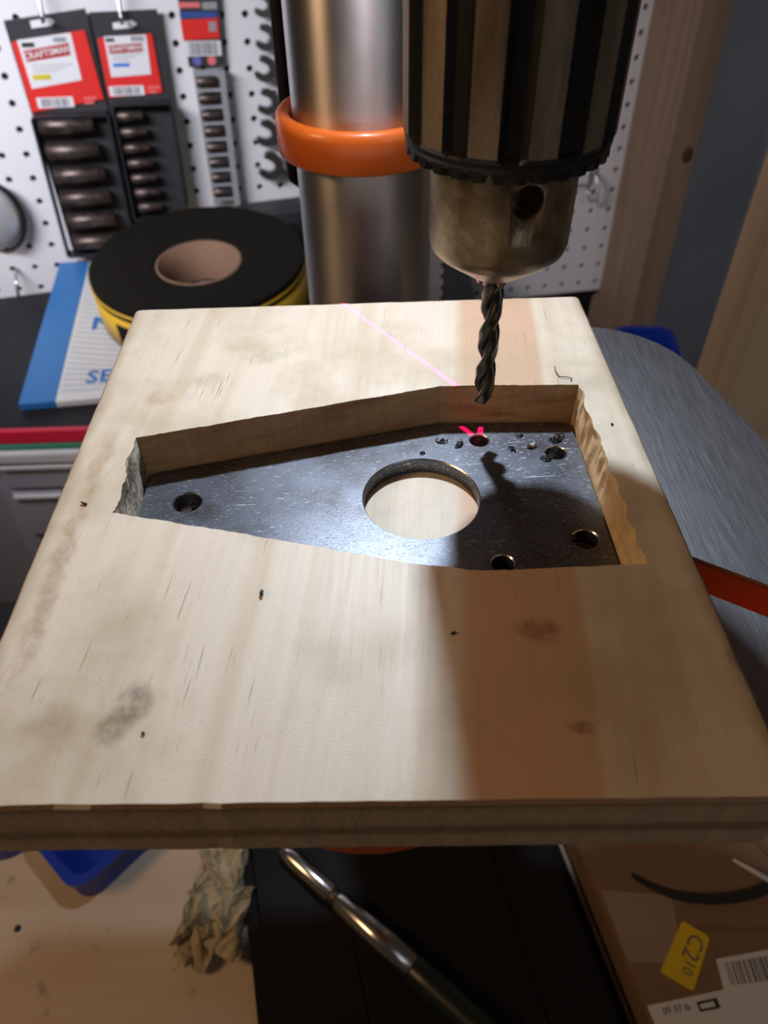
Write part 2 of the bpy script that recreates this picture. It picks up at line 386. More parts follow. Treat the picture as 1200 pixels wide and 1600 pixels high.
    def build(s, name, mats, parent=None, label=None, kind=None):
        me = bpy.data.meshes.new(name)
        me.from_pydata([(x * MM, y * MM, z * MM) for x, y, z in s.v], [], s.f); me.update()
        mats = mats if isinstance(mats, (list, tuple)) else [mats]
        for m in mats: me.materials.append(m)
        me.polygons.foreach_set('material_index', s.mi); me.polygons.foreach_set('use_smooth', s.sm); me.update()
        o = bpy.data.objects.new(name, me); COL.objects.link(o)
        if parent: o.parent = parent
        if label: o['label'] = label
        if kind: o['kind'] = kind
        return o
def thing(name, label, cat, loc=(0, 0, 0), mtx=None, group=None):
    o = bpy.data.objects.new(name, None); COL.objects.link(o); o.empty_display_size = .02
    if mtx is not None: o.matrix_world = mtx
    else: o.location = Vector(loc) * MM
    o['label'] = label; o['category'] = cat
    if group: o['group'] = group
    return o
def tag(o, label, cat, group=None, loc=None, mtx=None):
    o['label'] = label; o['category'] = cat
    if group: o['group'] = group
    if loc is not None: o.location = Vector(loc) * MM
    if mtx is not None: o.matrix_world = mtx
    return o
def text(name, body, size, mtx, material, parent, depth=0.15, sx=1.0, align='CENTER', bold=0.0):
    cu = bpy.data.curves.new(name, 'FONT'); cu.body = body; cu.size = size * MM; cu.extrude = depth * MM * .5; cu.offset = bold * MM
    cu.align_x = align; cu.align_y = 'CENTER'; cu.resolution_u = 2
    t = bpy.data.objects.new(name, cu)
    me = bpy.data.meshes.new_from_object(t); bpy.data.objects.remove(t)
    me.transform(Matrix.Diagonal((sx, 1, 1, 1))); me.transform(mtx)
    me.materials.clear(); me.materials.append(material)
    o = bpy.data.objects.new(name, me); COL.objects.link(o); o.parent = parent
    return o
def rrect(x0, x1, y0, y1, r, n=5):
    p = []
    for cx, cy, a0 in ((x1 - r, y1 - r, 0), (x0 + r, y1 - r, 90), (x0 + r, y0 + r, 180), (x1 - r, y0 + r, 270)):
        for i in range(n + 1):
            a = math.radians(a0 + 90 * i / n); p.append((cx + r * math.cos(a), cy + r * math.sin(a)))
    return p
def circle(cx, cy, r, n=24, ph=0): return [(cx + r * math.cos(ph + 2 * PI * i / n), cy + r * math.sin(ph + 2 * PI * i / n)) for i in range(n)]
def resample(poly, step, jit, seed, jfun=None):
    out = []; n = len(poly)
    for i in range(n):
        a = Vector(poly[i]); b_ = Vector(poly[(i + 1) % n]); d = b_ - a; k = max(1, int(d.length / step)); nr = Vector((-d.y, d.x)).normalized()
        for j in range(k):
            p = a + d * (j / k)
            q = jit if jfun is None else jfun(i)
            f = noise.noise(Vector((p.x * .9, p.y * .9, seed))) * min(q, .3) + noise.noise(Vector((p.x * .17, p.y * .17, seed + 5))) * q * 1.3
            if j == 0: f *= .3
            out.append((p.x + nr.x * f, p.y + nr.y * f))
    return out
def T(x, y, z): return Matrix.Translation((x * MM, y * MM, z * MM))

BENCH = -362.0; CAB = -282.0; TOPZ = -17.4
# press frame: spindle, column, directions
SP = Vector((32.5, 106.0)); CO = Vector((3.6, 246.0))
D = Vector((0.203, -0.979)).normalized(); RR = Vector((0.979, 0.203)).normalized()

# ================================================================== setting
# frame of the left pegboard panel: x along the board, y into the wall, z up
def frame(P, u, n, v):
    m = Matrix(((u[0], -n[0], -v[0], 0), (u[1], -n[1], -v[1], 0), (u[2], -n[2], -v[2], 0), (0, 0, 0, 1)))
    m.translation = Vector(P) * MM; return m
FL = frame((-338.40, 758.97, -76.76), (0.97201, 0.22945, -0.05054), (0.23125, -0.97233, 0.03305), (-0.04156, -0.04382, -0.99817))
FR = frame((306.99, 876.35, -56.11), (0.98533, 0.16969, -0.01796), (0.17042, -0.98397, 0.05258), (-0.00875, -0.05487, -0.99846))
PITCH = 23.4

b = MB().box(-900, 1000, 960, 980, -1100, 1500); b.build('wall_back', M['paint'], kind='structure')
b = MB().box(-1300, 1300, -900, 960, -1120, -1100); b.build('floor', M['concrete'], kind='structure')
# bay to the right of the stud: grey sheet with soft vertical folds
b = MB(); vs = []; fs = []; nx, nz = 40, 24
for i in range(nx + 1):
    for j in range(nz + 1):
        x = 44 + i * 11.0; z = 260 - j * 50.0
        dep = 6 * math.sin(x * .05 + z * .004) + 8 * noise.noise(Vector((x * .012, z * .004, 2)))
        vs.append((x, 22 + dep, z))
for i in range(nx):
    for j in range(nz):
        k = i * (nz + 1) + j; fs.append((k, k + 1, k + nz + 2, k + nz + 1))
b.add(vs, fs, 0, True)
o = b.build('wall_right', M['sheet'], kind='structure'); o.matrix_world = FR

def pegboard(mtx, i0, i1, j0, j1, xa, xb, label):
    root = thing('pegboard', label, 'pegboard', mtx=mtx)
    b = MB(); h = PITCH / 2; rr = 3.5; nn = 8
    for i in range(i0, i1 + 1):
        for j in range(j0, j1 + 1):
            cx, cz = i * PITCH, -j * PITCH
            x0 = cx - h; x1 = cx + h
            if i == i0: x0 = xa
            if i == i1: x1 = xb
            z0 = cz - h; z1 = cz + h
            ring = [(cx + rr * math.cos(2 * PI * k / nn + PI / 8), cz + rr * math.sin(2 * PI * k / nn + PI / 8)) for k in range(nn)]
            sq = [(x1, cz + (cz + 0 - cz)), ]
            cor = [(x1, cz), (x1, z1), (cx, z1), (x0, z1), (x0, cz), (x0, z0), (cx, z0), (x1, z0)]
            vs = [(p[0], 0, p[1]) for p in ring] + [(p[0], 0, p[1]) for p in cor] + [(p[0], 4.5, p[1]) for p in ring]
            fs = []
            for k in range(nn):
                k2 = (k + 1) % nn
                fs.append((k, 8 + k2, k2)); fs.append((k, 8 + k, 8 + k2))
                fs.append((k, k2, 16 + k2, 16 + k))
            b.add(vs, fs)
    b.build('perforated_face', M['peg'], root)
    z0 = -j1 * PITCH - h; z1 = -j0 * PITCH + h
    MB().box(xa, xb, 4.5, 9, z0, z1).build('painted_hole_shade', M['peg_shade'], root)  # black sheet stands for the shade behind the peg holes
    return root
pegboard(FL, -5, 19, -6, 9, -5 * PITCH - 11.7, 19 * PITCH + 11.7, 'white pegboard panel hung with socket cards and wrenches, left of the steel column')
pegboard(FR, -12, 0, -5, 13, -12 * PITCH - 11.7, 8.0, 'white pegboard panel right of the chuck beside the timber stud')

# timber stud at the right edge of the pegboard
o = MB().box(8.4, 43, -92, 20, -1000, 300, 0, 1.5)
st = thing('timber_stud', 'rough timber wall stud with a dark knot, right of the pegboard', 'stud', mtx=FR)
o.build('stud_timber', M['stud'], st)
k = MB(); bm = bmesh.new(); bmesh.ops.create_icosphere(bm, subdivisions=2, radius=1)
for v in bm.verts: v.co = Vector((32 + v.co.x * 6.5, -92 + v.co.y * .9, -124 + v.co.z * 8.5))
k.bm(bm, 0, True); k.build('knot', M['knot'], st)
o = MB().box(0, 95, 0, 36, 0, 520, 0, 2).build('timber_plank', M['pale_plank'])
tag(o, 'pale upright timber plank at the right photo edge behind the grey table', 'plank', loc=(257.5, 400, BENCH))

# ================================================================== cabinet along the wall
cab = thing('tool_cabinet', 'long grey tool cabinet with black top and red and green front trim under the pegboard', 'cabinet', (0, 470, CAB))
b = MB().prism([(-440, 4), (118, 4), (118, 346), (60, 336), (-200, 288), (-440, 236)], -8, 0)
b.build('worktop', M['black_top'], cab)
b = MB().box(-440, 118.5, 0, 6, -13.5, .5, 0, 1.2); b.build('red_edge_trim', M['red_trim'], cab)
b = MB().box(-440, 118, -2.5, 3, -18.5, -13.6, 0, .8); b.build('green_edge_trim', M['green_trim'], cab)
b = MB().box(-440, 118, -7, 3, -32, -18.6, 0, 3.0); b.build('silver_rail', M['silver_trim'], cab)
b = MB().add([(-348, 3, -30), (116, 3, -30), (116, 200, -30), (-348, 200, -30), (-374, 3, -818), (116, 3, -818), (116, 200, -818), (-374, 200, -818)],
             [(0, 3, 2, 1), (4, 5, 6, 7), (0, 1, 5, 4), (1, 2, 6, 5), (2, 3, 7, 6), (3, 0, 4, 7)])
b.build('cabinet_body', M['cab'], cab)
for (x0, z1, z0) in ((-338, -34, -64), (-338, -70, -126), (-322, -134, -158), (-318, -166, -300)):
    d_ = MB().box(x0, 108, -2, 4, z0, z1, 0, 1.5).build('drawer', M['cab'], cab)
    MB().box(x0 + 2, 104, -6, -2, z1 - 5.5, z1 - .5, 0, 1.5).build('pull_lip', M['silver_trim'], d_)

# ================================================================== bench
b = MB().box(-285, 520, -260, 440, BENCH - 30, BENCH, 0, 2)
tag(b.build('workbench_top', M['bench']), 'pale stained plywood bench top under the drill press', 'bench')
b = MB()
for x in (-270, 480):
    for y in (-230, 380): b.box(x - 25, x + 25, y, y + 45, -1100, BENCH - 30)
# legs as separate parts
bench = [o for o in COL.objects if o.name == 'workbench_top'][0]
for x in (-245, 480):
    for y in (-240, 385): MB().box(x - 25, x + 25, y, y + 45, -1100, BENCH - 30).build('bench_leg', M['stud'], bench)

# ================================================================== drill press
press = thing('drill_press', 'bench drill press with steel column, orange collar and geared key chuck', 'drill press', (CO.x, CO.y, BENCH))
def P(v, z=0): return (v.x - CO.x, v.y - CO.y, z - BENCH)     # world to press-local
def pf(r, d, z, o=None):                                      # press frame: r right, d towards the operator, from the column
    return (RR.x * r + D.x * d, RR.y * r + D.y * d, z - BENCH)
# base casting with raised deck
out = [(x, y) for x, y in rrect(-112, 80, -70, 330, 26, 6)]
b = MB().prism(out, BENCH, BENCH + 8, fn=pf)
b.prism([(x, y) for x, y in rrect(-104, 72, -62, 322, 24, 6)], BENCH + 8, BENCH + 18, fn=pf)
b.build('base', M['black_iron'], press)
b = MB()
for sx in (-1, 1): b.prism(rrect(sx * 45 - 22, sx * 45 - 10, 90, 290, 5.9, 4), BENCH + 18, BENCH + 19.2, fn=pf)
b.build('base_rib', M['black_iron'], press)
b = MB().lathe([(40, BENCH + 18), (40, BENCH + 30), (32, BENCH + 50), (27.5, BENCH + 52)], 40); b.v = [(x, y, z - BENCH) for x, y, z in b.v]
b.build('column_flange', M['black_iron'], press)
b = MB().lathe([(26, 40), (26, 760)], 96); b.build('column', M['column'], press)
# orange collar, rounded lip, slightly open against the column
z0 = 19.0 - BENCH; z1 = 33.2 - BENCH
b = MB().lathe([(26.2, z0 + .6), (27, z0), (31.4, z0), (32.2, z0 + .8), (32.4, z1 - 3.5), (32.0, z1 - 1.4), (31.0, z1 - .3), (29.8, z1), (28.2, z1 - .2), (27.3, z1 - 1.0), (26.6, z1 - 2.4), (26.3, z1 - 3), (26.2, z0 + .6)], 96, caps=False)
b.build('orange_collar', M['orange'], press)
b = MB(); bm = bmesh.new(); bmesh.ops.create_cone(bm, segments=16, radius1=2.2, radius2=2.2, depth=3, cap_ends=True)
b.bm(bm, 0, False, Matrix.Translation(Vector((RR.x * 32, RR.y * 32, z0 + 6.5))) @ RR.to_3d().to_track_quat('Z', 'Y').to_matrix().to_4x4()); b.build('set_screw', M['blackened'], press)
# gear rack behind the collar, on the right of the column
b = MB(); 
for i in range(60):
    za = 60 + i * 5.2
    b.prism([(26.3, -6), (31, -6), (31, 3), (26.3, 3)], za, za + 5.2, fn=lambda r, d, z: (RR.x * r + D.x * d, RR.y * r + D.y * d, z))
    b.prism([(31, -6), (32.6, -6), (32.6, 3), (31, 3)], za + 1.2, za + 3.8, fn=lambda r, d, z: (RR.x * r + D.x * d, RR.y * r + D.y * d, z))
b.build('gear_rack', M['column'], press)

# table: rounded square with four diagonal slots, machined top on an orange casting
tc = SP + D * 18
def tf(r, d, z): v = tc + RR * r + D * d; return (v.x - CO.x, v.y - CO.y, z - BENCH)
outl = rrect(-79, 80, -76, 76, 34, 10)
def slot(ang, a0, a1, w, n=6):
    c_, s_ = math.cos(ang), math.sin(ang); p = []
    for cx, st_ in ((a1, -PI / 2), (a0, PI / 2)):
        for i in range(n + 1):
            a = st_ + PI * i / n; lx = cx + w * math.cos(a); ly = w * math.sin(a)
            p.append((c_ * lx - s_ * ly, s_ * lx + c_ * ly))
    return p
slots = [slot(PI / 4 + PI / 2 * k, 30, 73 if k < 3 else 52, 4.9) for k in range(4)] + [circle(0, -18, 9, 24)]
tb = MB().prism(outl, TOPZ - 1.2, TOPZ, slots, fn=tf); 
tbo = tb.build('table_casting', M['orange_dark'], press)
tbo.data.materials.clear(); tbo.data.materials.append(M['table'])
tbo.name = 'table_top'; tbo['label'] = 'grey machined table surface with diagonal slots'
outl2 = rrect(-78.6, 79.6, -75.6, 75.6, 34, 10)
slots2 = [slot(PI / 4 + PI / 2 * k, 30, 73 if k < 3 else 52, 4.7) for k in range(4)] + [circle(0, -18, 8.8, 24)]
MB().prism(outl2, TOPZ - 15, TOPZ - 1.2, slots2, fn=tf).build('table_casting', M['orange_dark'], tbo, label='orange painted sides of the table')
b = MB().prism(rrect(-22, 22, 30, 90, 6), TOPZ - 110, TOPZ - 15, fn=pf)
b.prism(circle(0, 0, 36, 32), TOPZ - 120, TOPZ - 75, [circle(0, 0, 26.3, 32)], fn=pf)
b.build('table_bracket', M['black_iron'], press)
# head, quill, spindle above
b = MB().prism(rrect(-60, 60, -70, 200, 25, 6), 200, 330, fn=pf); b.build('head', M['orange'], press)
sl = P(SP)
b = MB().lathe([(22, 128 - BENCH), (22, 200 - BENCH)], 40, sl[0], sl[1]); b.build('quill', M['column'], press)
b = MB().lathe([(9, 100 - BENCH), (9, 128 - BENCH)], 32, sl[0], sl[1]); b.build('spindle', M['column'], press)
# chuck
NL = 12; ph = math.atan2(-158.6, -28.6)      # towards the camera
gph = ph + math.radians(3.6)                 # a groove points here
def gear_profile(r_out, teeth, depth_r):
    return
cb = MB().lathe([(4.4, 36.6), (5.6, 37.0), (13.4, 42.4), (14.6, 43.6), (15.2, 45.5), (15.3, 62), (15.3, 68), (15.3, 104), (17, 106), (17, 118), (9.5, 119)], 72)
cb.v = [(x + sl[0], y + sl[1], z - BENCH) for x, y, z in cb.v]
chuck = cb.build('chuck_body', M['chuck'], press)
# sleeve: twelve lands divided by flat bottomed grooves, dark teeth along the lower rim
b = MB(); NS = NL * 16; zl = [65.4, 66.6, 67.4, 67.9, 68.4, 104.0, 114.0]
def rad(i):   # i = angular step; groove = 5 of 16
    k = i % 16
    return 19.5 if k in (14, 15, 0, 1, 2) else (20.3 if k in (13, 3) else 21.0)
vs = []; fs = []; mi = []
prof = []
for zi, z in enumerate(zl):
    for i in range(NS):
        a = gph + 2 * PI * i / NS
        r = rad(i)
        if zi <= 2: r = 20.6
        if zi == 3: r = 20.2 if r < 20 else 20.8
        if zi == 0: r = 20.2
        vs.append((r * math.cos(a), r * math.sin(a), z))
for zi in range(len(zl) - 1):
    for i in range(NS):
        i2 = (i + 1) % NS
        fs.append((zi * NS + i, zi * NS + i2, (zi + 1) * NS + i2, (zi + 1) * NS + i))
        land = zi >= 4 and rad(i) > 20.5 and rad(i2) > 20.5
        mi.append(1 if land else 0)
o_ = len(b.v); b.v += vs; b.f += [list(f) for f in fs]; b.mi += mi; b.sm += [False] * len(fs)
b.v = [(x + sl[0], y + sl[1], z - BENCH) for x, y, z in b.v]
b.build('geared_sleeve', [M['blackened'], M['land']], chuck, label='fluted outer sleeve with blackened grooves')
# annulus under the sleeve
b = MB(); ring = []
for r in (15.3, 20.2):
    for i in range(60): a = 2 * PI * i / 60; ring.append((r * math.cos(a) + sl[0], r * math.sin(a) + sl[1], 65.4 - BENCH))
b.add(ring, [(i, 60 + i, 60 + (i + 1) % 60, (i + 1) % 60) for i in range(60)]); b.build('sleeve_underside', M['blackened'], chuck)
NT = 30
tooth = None
for i in range(NT):
    a = gph + 2 * PI * (i + .5) / NT; da = PI / NT
    def pt(r, an, z): return (r * math.cos(an) + sl[0], r * math.sin(an) + sl[1], z - BENCH)
    vs = [pt(20.4, a - da * .95, 67.0), pt(20.4, a + da * .95, 67.0), pt(15.4, a + da * .9, 65.6), pt(15.4, a - da * .9, 65.6),
          pt(20.4, a - da * .35, 63.9), pt(20.4, a + da * .35, 63.9), pt(15.4, a + da * .3, 62.3), pt(15.4, a - da * .3, 62.3)]
    MB().add(vs, [(0, 1, 5, 4), (1, 2, 6, 5), (2, 3, 7, 6), (3, 0, 4, 7), (4, 5, 6, 7), (0, 3, 2, 1)]).build('gear_tooth', M['blackened'], chuck)
# key holes
KA = ph + math.radians(20); 
for k in range(3):
    a = KA + 2 * PI * k / 3
    # real bore cut with a boolean
    bm = bmesh.new(); bmesh.ops.create_cone(bm, segments=28, radius1=3.35, radius2=3.35, depth=16, cap_ends=True)
    n_ = Vector((math.cos(a), math.sin(a), 0))
    cut = MB().bm(bm, 0, False, Matrix.Translation(Vector((sl[0], sl[1], 58.6 - BENCH)) + n_ * 16) @ n_.to_track_quat('Z', 'Y').to_matrix().to_4x4())
    co = cut.build('cutter', M['blackened'], press)
    md = chuck.modifiers.new('bore', 'BOOLEAN'); md.operation = 'DIFFERENCE'; md.solver = 'EXACT'; md.object = co
    bpy.context.view_layer.update()
    dg = bpy.context.evaluated_depsgraph_get(); nm = bpy.data.meshes.new_from_object(chuck.evaluated_get(dg))
    chuck.modifiers.clear(); chuck.data = nm
    bpy.data.objects.remove(co)
for k in range(3):
    a = ph + .6 + 2 * PI * k / 3
    b = MB(); pts = []
    for (r_, z_) in ((3.4, 43), (3.2, 36), (2.9, 34.6)): pts.append((sl[0] + r_ * math.cos(a), sl[1] + r_ * math.sin(a), z_ - BENCH))
    b.tube(pts, [1.5, 1.4, .9], 6, 0, False); b.build('chuck_jaw', M['chuck'], chuck)
# lamp under the head
b = MB().lathe([(9, 200 - BENCH), (9, 193 - BENCH), (7.5, 192 - BENCH)], 24, 10 - CO.x, 203 - CO.y); b.build('lamp_housing', M['black_plastic'], press)
ll = bpy.data.lights.new('work_light', 'SPOT'); ll.spot_size = math.radians(179); ll.spot_blend = 1.0; ll.energy = 2.45; ll.color = (.84, .94, 1.06); ll.shadow_soft_size = .006
lo = bpy.data.objects.new('work_light', ll); COL.objects.link(lo); lo.location = (.010, .203, .185); lo.rotation_euler = Vector((0, -.30, -.185)).to_track_quat('-Z', 'Y').to_euler()

# laser line projectors: a thin fan of red light through the spindle axis, coming from under the head
def laser(name, az, dist, z, power, fan_far):
    a = math.radians(az); hd = Vector((math.sin(a), math.cos(a), 0))
    pos = Vector((SP.x, SP.y, 0)) + hd * dist + Vector((0, 0, z))
    b = MB().lathe([(4, z + 3 - BENCH), (4, 200 - BENCH)], 16, pos.x - CO.x, pos.y - CO.y); b.build('laser_module', M['blackened'], press)
    l = bpy.data.lights.new(name, 'POINT'); l.energy = power; l.color = (1, .0, .05); l.shadow_soft_size = 0; l.use_nodes = True
    l.cycles.max_bounces = 1
    nt = l.node_tree; em = nt.nodes['Emission']
    g = N(nt, 'ShaderNodeTexCoord')
    pn = Vector((hd.y, -hd.x, 0))
    d1 = N(nt, 'ShaderNodeVectorMath', operation='DOT_PRODUCT'); L(nt, g.outputs['Normal'], d1.inputs[0]); d1.inputs[1].default_value = pn
    ab = math_(nt, 'ABSOLUTE', d1.outputs['Value'])
    mr = N(nt, 'ShaderNodeMapRange', interpolation_type='SMOOTHSTEP'); L(nt, ab, mr.inputs[0])
    mr.inputs[1].default_value = .0046; mr.inputs[2].default_value = .0016; mr.inputs[3].default_value = 0; mr.inputs[4].default_value = 1
    d2 = N(nt, 'ShaderNodeVectorMath', operation='DOT_PRODUCT'); L(nt, g.outputs['Normal'], d2.inputs[0]); d2.inputs[1].default_value = hd
    L(nt, math_(nt, 'MULTIPLY', mr.outputs[0], math_(nt, 'LESS_THAN', d2.outputs['Value'], fan_far)), em.inputs['Strength'])
    o = bpy.data.objects.new(name, l); COL.objects.link(o); o.location = pos * MM
laser('laser_light', -33.8, 54, 180, 40.0, .14)
laser('laser_light', 11.0, 54, 180, 40.0, .14)

# ================================================================== drill bit
bit = thing('drill_bit', 'black twist drill bit held in the chuck above the steel plate', 'drill bit', (SP.x, SP.y, .4))
def twist(z0, z1, r, pitch, n=40, steps=60):
    b = MB(); vs = []; fs = []
    def pr(a):    # two-flute section
        c_ = abs(math.cos(a)); s_ = math.sin(2 * a)
        k = (math.cos(2 * a) + 1) / 2
        rr_ = r * (.36 + .64 * min(1, max(0, (k * 1.75 - .12))) ** .6)
        if .80 < k < .97 and s_ > 0: rr_ *= 1.0
        elif k > .9: rr_ *= .97
        return rr_
    for j in range(steps + 1):
        z = z0 + (z1 - z0) * j / steps; t = 2 * PI * z / pitch + .5
        tip = min(1, (z - z0 + .02) / (r * .62))
        for i in range(n):
            a = 2 * PI * i / n; q = pr(a) * tip
            vs.append((q * math.cos(a + t), q * math.sin(a + t), z))
    for j in range(steps):
        for i in range(n):
            i2 = (i + 1) % n; fs.append((j * n + i, j * n + i2, (j + 1) * n + i2, (j + 1) * n + i))
    b.add(vs, fs, 0, True); b.f.append(list(range(n))[::-1]); b.mi.append(0); b.sm.append(False)
    return b
twist(0, 34, 2.55, 21.0, 44, 110).build('flutes', M['bit'], bit)
MB().lathe([(2.5, 33.6), (2.5, 44)], 24).build('shank', M['bit'], bit)

# ================================================================== wooden board with pocket, steel plate in it
board = thing('wooden_board', 'stained pine board with a routed pocket holding a dark steel plate', 'board')
KF = -0.02582
outer = [(-70, -70 * KF), (70, 70 * KF), (70, 161.9), (-70, 161.7)]
def rounded(poly, r, n=4):
    out = []; k = len(poly)
    for i in range(k):
        p = Vector(poly[i]); a = (Vector(poly[i - 1]) - p).normalized(); c_ = (Vector(poly[(i + 1) % k]) - p).normalized()
        for j in range(n + 1):
            t = j / n; q0 = p + a * r * (1 - t); q1 = p + c_ * r * t
            out.append(tuple(q0 * (1 - t) + q1 * t))
    return out
pocket = [(-56.1, 69.6), (-25, 61.4), (10.3, 51.3), (26, 48.4), (39.6, 48.6), (59.6, 49.0), (59.4, 113.6), (22.5, 115.0), (13.7, 112.9), (-56.2, 96.7)]
# segment 9 (last point to first) is the torn left end, 5 is the right end
jit = lambda i: 1.5 if i == 9 else (1.1 if i == 5 else .2)
ptop = resample(pocket, .8, .25, 3.0, jit)
outl = resample(rounded(outer, 1.6), 3.0, .12, 9.0)
inset = [(x * (1 - .7 / 70) , y + (.6 if y < 80 else -.6)) for x, y in outl]
bb = MB()
bm = bmesh.new(); es = []
for lp in (inset, ptop):
    vv = [bm.verts.new((p[0], p[1], 0)) for p in lp]
    for i in range(len(vv)): es.append(bm.edges.new((vv[i], vv[(i + 1) % len(vv)])))
bmesh.ops.triangle_fill(bm, use_beauty=True, use_dissolve=False, edges=es); bm.normal_update()
for f in bm.faces:
    if f.normal.z < 0: f.normal_flip()
bb.bm(bm)
n = len(outl)
bb.add([(x, y, 0) for x, y in inset] + [(x, y, -.7) for x, y in outl] + [(x, y, TOPZ + .5) for x, y in outl] + [(x, y, TOPZ) for x, y in inset],
       [(j * n + i, (j + 1) * n + i, (j + 1) * n + (i + 1) % n, j * n + (i + 1) % n) for j in range(3) for i in range(n)])
bb.prism(inset, TOPZ, TOPZ + .01, [circle(x, y, 3.6, 20) for x, y in ((-43.9, 85.1), (32.5, 106), (52.3, 99.8), (53.2, 67.8), (32.5, 61))])
bb.build('board_body', M['board'], board)
# pocket walls (left and right wall colours carry the light on them) and floor
FLOOR = -16.6
def seg_of(idx):
    c_ = 0
    for i in range(len(pocket)):
        k = max(1, int((Vector(pocket[(i + 1) % len(pocket)]) - Vector(pocket[i])).length / .8))
        if idx < c_ + k: return i
        c_ += k
    return 0
wb = {'pocket_wall': MB(), 'front_wall': MB(), 'torn_wall': MB(), 'lit_right_wall': MB()}
m = len(ptop); cen = Vector((5, 82))
def wallpt(i, lvl):
    x, y = ptop[i % m]; s = seg_of(i % m)
    # below the ragged arris the wall settles onto the clean outline
    z = (0, -.8, -3.0, -8.0, -12.2, FLOOR)[lvl]
    base = pbase[i % m]; f = (1, .75, .35, .2, 0, 0)[lvl]
    p = Vector(base) * (1 - f) + Vector((x, y)) * f
    if s in (9, 5) and lvl in (2, 3):
        q = noise.noise(Vector((x * .4, y * .4, z * .35))) * .8; p.x += q
    return (p.x, p.y, z)
pbase = resample(pocket, .8, 0, 3.0)
for i in range(m):
    s = seg_of(i); key = 'torn_wall' if s == 9 else ('lit_right_wall' if s == 5 else ('front_wall' if s < 5 else 'pocket_wall'))
    a = [wallpt(i, l) for l in range(6)]; c_ = [wallpt(i + 1, l) for l in range(6)]
    wb[key].add(a + c_, [(l, 6 + l, 7 + l, l + 1) for l in range(5)])
wb['pocket_wall'].build('pocket_wall', M['pocket'], board, label='brown routed wall of the pocket')
wb['front_wall'].build('pocket_wall', M['pocket'], board, label='front routed wall of the pocket')
wb['torn_wall'].build('pocket_wall', M['torn'], board, label='torn grey end wall of the pocket')
wb['lit_right_wall'].build('pocket_wall', M['lit_wall'], board, label='right wall of the pocket with its lit yellow put into the colour')
MB().prism(pbase, TOPZ + .02, FLOOR, [circle(x, y, r + .1, 20) for x, y, r in ((-43.9, 85.1, 3.5), (32.5, 106, 2.5), (52.3, 99.8, 2.7), (53.2, 67.8, 2.9), (32.5, 61, 2.5))]).build('pocket_floor', M['board'], board)

# plate
PZ = -12.0; PB = FLOOR + .05
pl = [(-55.3, 70.2), (-25, 62.2), (10.3, 52.1), (26, 49.2), (39.6, 49.4), (59.0, 49.8), (58.8, 112.7), (22.6, 114.2), (13.9, 112.2), (-55.4, 96.1)]
def inset_round(poly, r):
    out = []
    for i, p in enumerate(poly):
        if i in (0, 5, 6, 9): out += rounded([poly[i - 1], p, poly[(i + 1) % len(poly)]], r, 5)[6:12]
        else: out.append(p)
    return out
plo = inset_round(pl, 3.5)
holes = [(15.2, 84.2, 14.65, 72), (-43.9, 85.1, 3.55, 28), (32.5, 106.0, 2.55, 24), (52.3, 99.8, 2.75, 24), (53.2, 67.8, 3.0, 24), (32.5, 61.0, 2.6, 24)]
pb = MB().prism(plo, PZ - .02, PZ, [circle(x, y, r + .28, k) for x, y, r, k in holes], cap_bottom=False)
n = len(plo); pb.add([(x, y, PZ) for x, y in plo] + [(x, y, PB) for x, y in plo], [(i, n + i, n + (i + 1) % n, (i + 1) % n) for i in range(n)])
plate = pb.build('steel_plate', M['plate'])
tag(plate, 'dark scratched steel plate with one large and five small holes lying in the wooden pocket', 'plate')
for x, y, r, k in holes:
    b = MB(); a = circle(x, y, r + .28, k); c_ = circle(x, y, r, k)
    b.add([(p[0], p[1], PZ) for p in a] + [(p[0], p[1], PZ - .3) for p in c_], [(i, (i + 1) % k, k + (i + 1) % k, k + i) for i in range(k)], 1)
    b.add([(p[0], p[1], PZ - .3) for p in c_] + [(p[0], p[1], PB) for p in c_], [(i, (i + 1) % k, k + (i + 1) % k, k + i) for i in range(k)], 0, True)
    b.build('bored_hole' if r > 10 else 'drilled_hole', [M['plate'], M['bright']], plate)

# ================================================================== shavings and dust on board and plate
def curl(name, label, cat, loc, size, turns, seed, wid=.45, material='shaving', rotz=0.0):
    rnd = random.Random(seed); b = MB(); pts = []; k = max(6, int(turns * 8))
    for i in range(k + 1):
        t = i / k; a = t * turns * 2 * PI + seed
        r_ = size * (.35 + .25 * rnd.random())
        pts.append(Vector((r_ * math.cos(a) + (t - .5) * size * 1.6, r_ * math.sin(a), max(wid, wid + size * .35 * (1 + math.sin(a * 1.3)) * .5))))
    zmin = min(p.z for p in pts)
    for p in pts: p.z += wid * .9 - zmin
    b.tube(pts, [wid * (.5 + .5 * math.sin(PI * (i + .7) / (k + 1.4))) for i in range(k + 1)], 5, 0, False)
    o = b.build(name, M[material]); o.rotation_euler.z = rotz
    return tag(o, label, cat, 'metal shavings from drilling', loc)
shav = [((22.2, 105.9, PZ), 1.3, 1.3, 'small dark shaving on the plate left of the red laser cross, farthest left there', 0.1),
        ((26.9, 104.3, PZ), 1.3, 1.9, 'tangled dark shaving beside the laser-lit hole', 1.0),
        ((40.8, 101.4, PZ), 1.0, 1.2, 'dark shaving on the plate between the laser-lit hole and the right-hand hole', 2.0),
        ((53.6, 105.3, PZ), 1.9, 2.6, 'large dark tangle of shavings above the right-hand upper hole', .5),
        ((49.4, 97.4, PZ), 1.5, 1.8, 'dark shaving on the lower left rim of the right-hand upper hole', .2),
        ((16.6, 101.2, PZ), .7, 1.0, 'dark crumb of steel just above the large round hole', .2),
        ((50.2, 67.9, PZ), .8, 1.6, 'dark shaving against the left rim of the lower right hole', 1.2),
        ((44.0, 107.2, PZ), .9, .9, 'thin dark sliver on the plate near the pocket back wall', .2)]
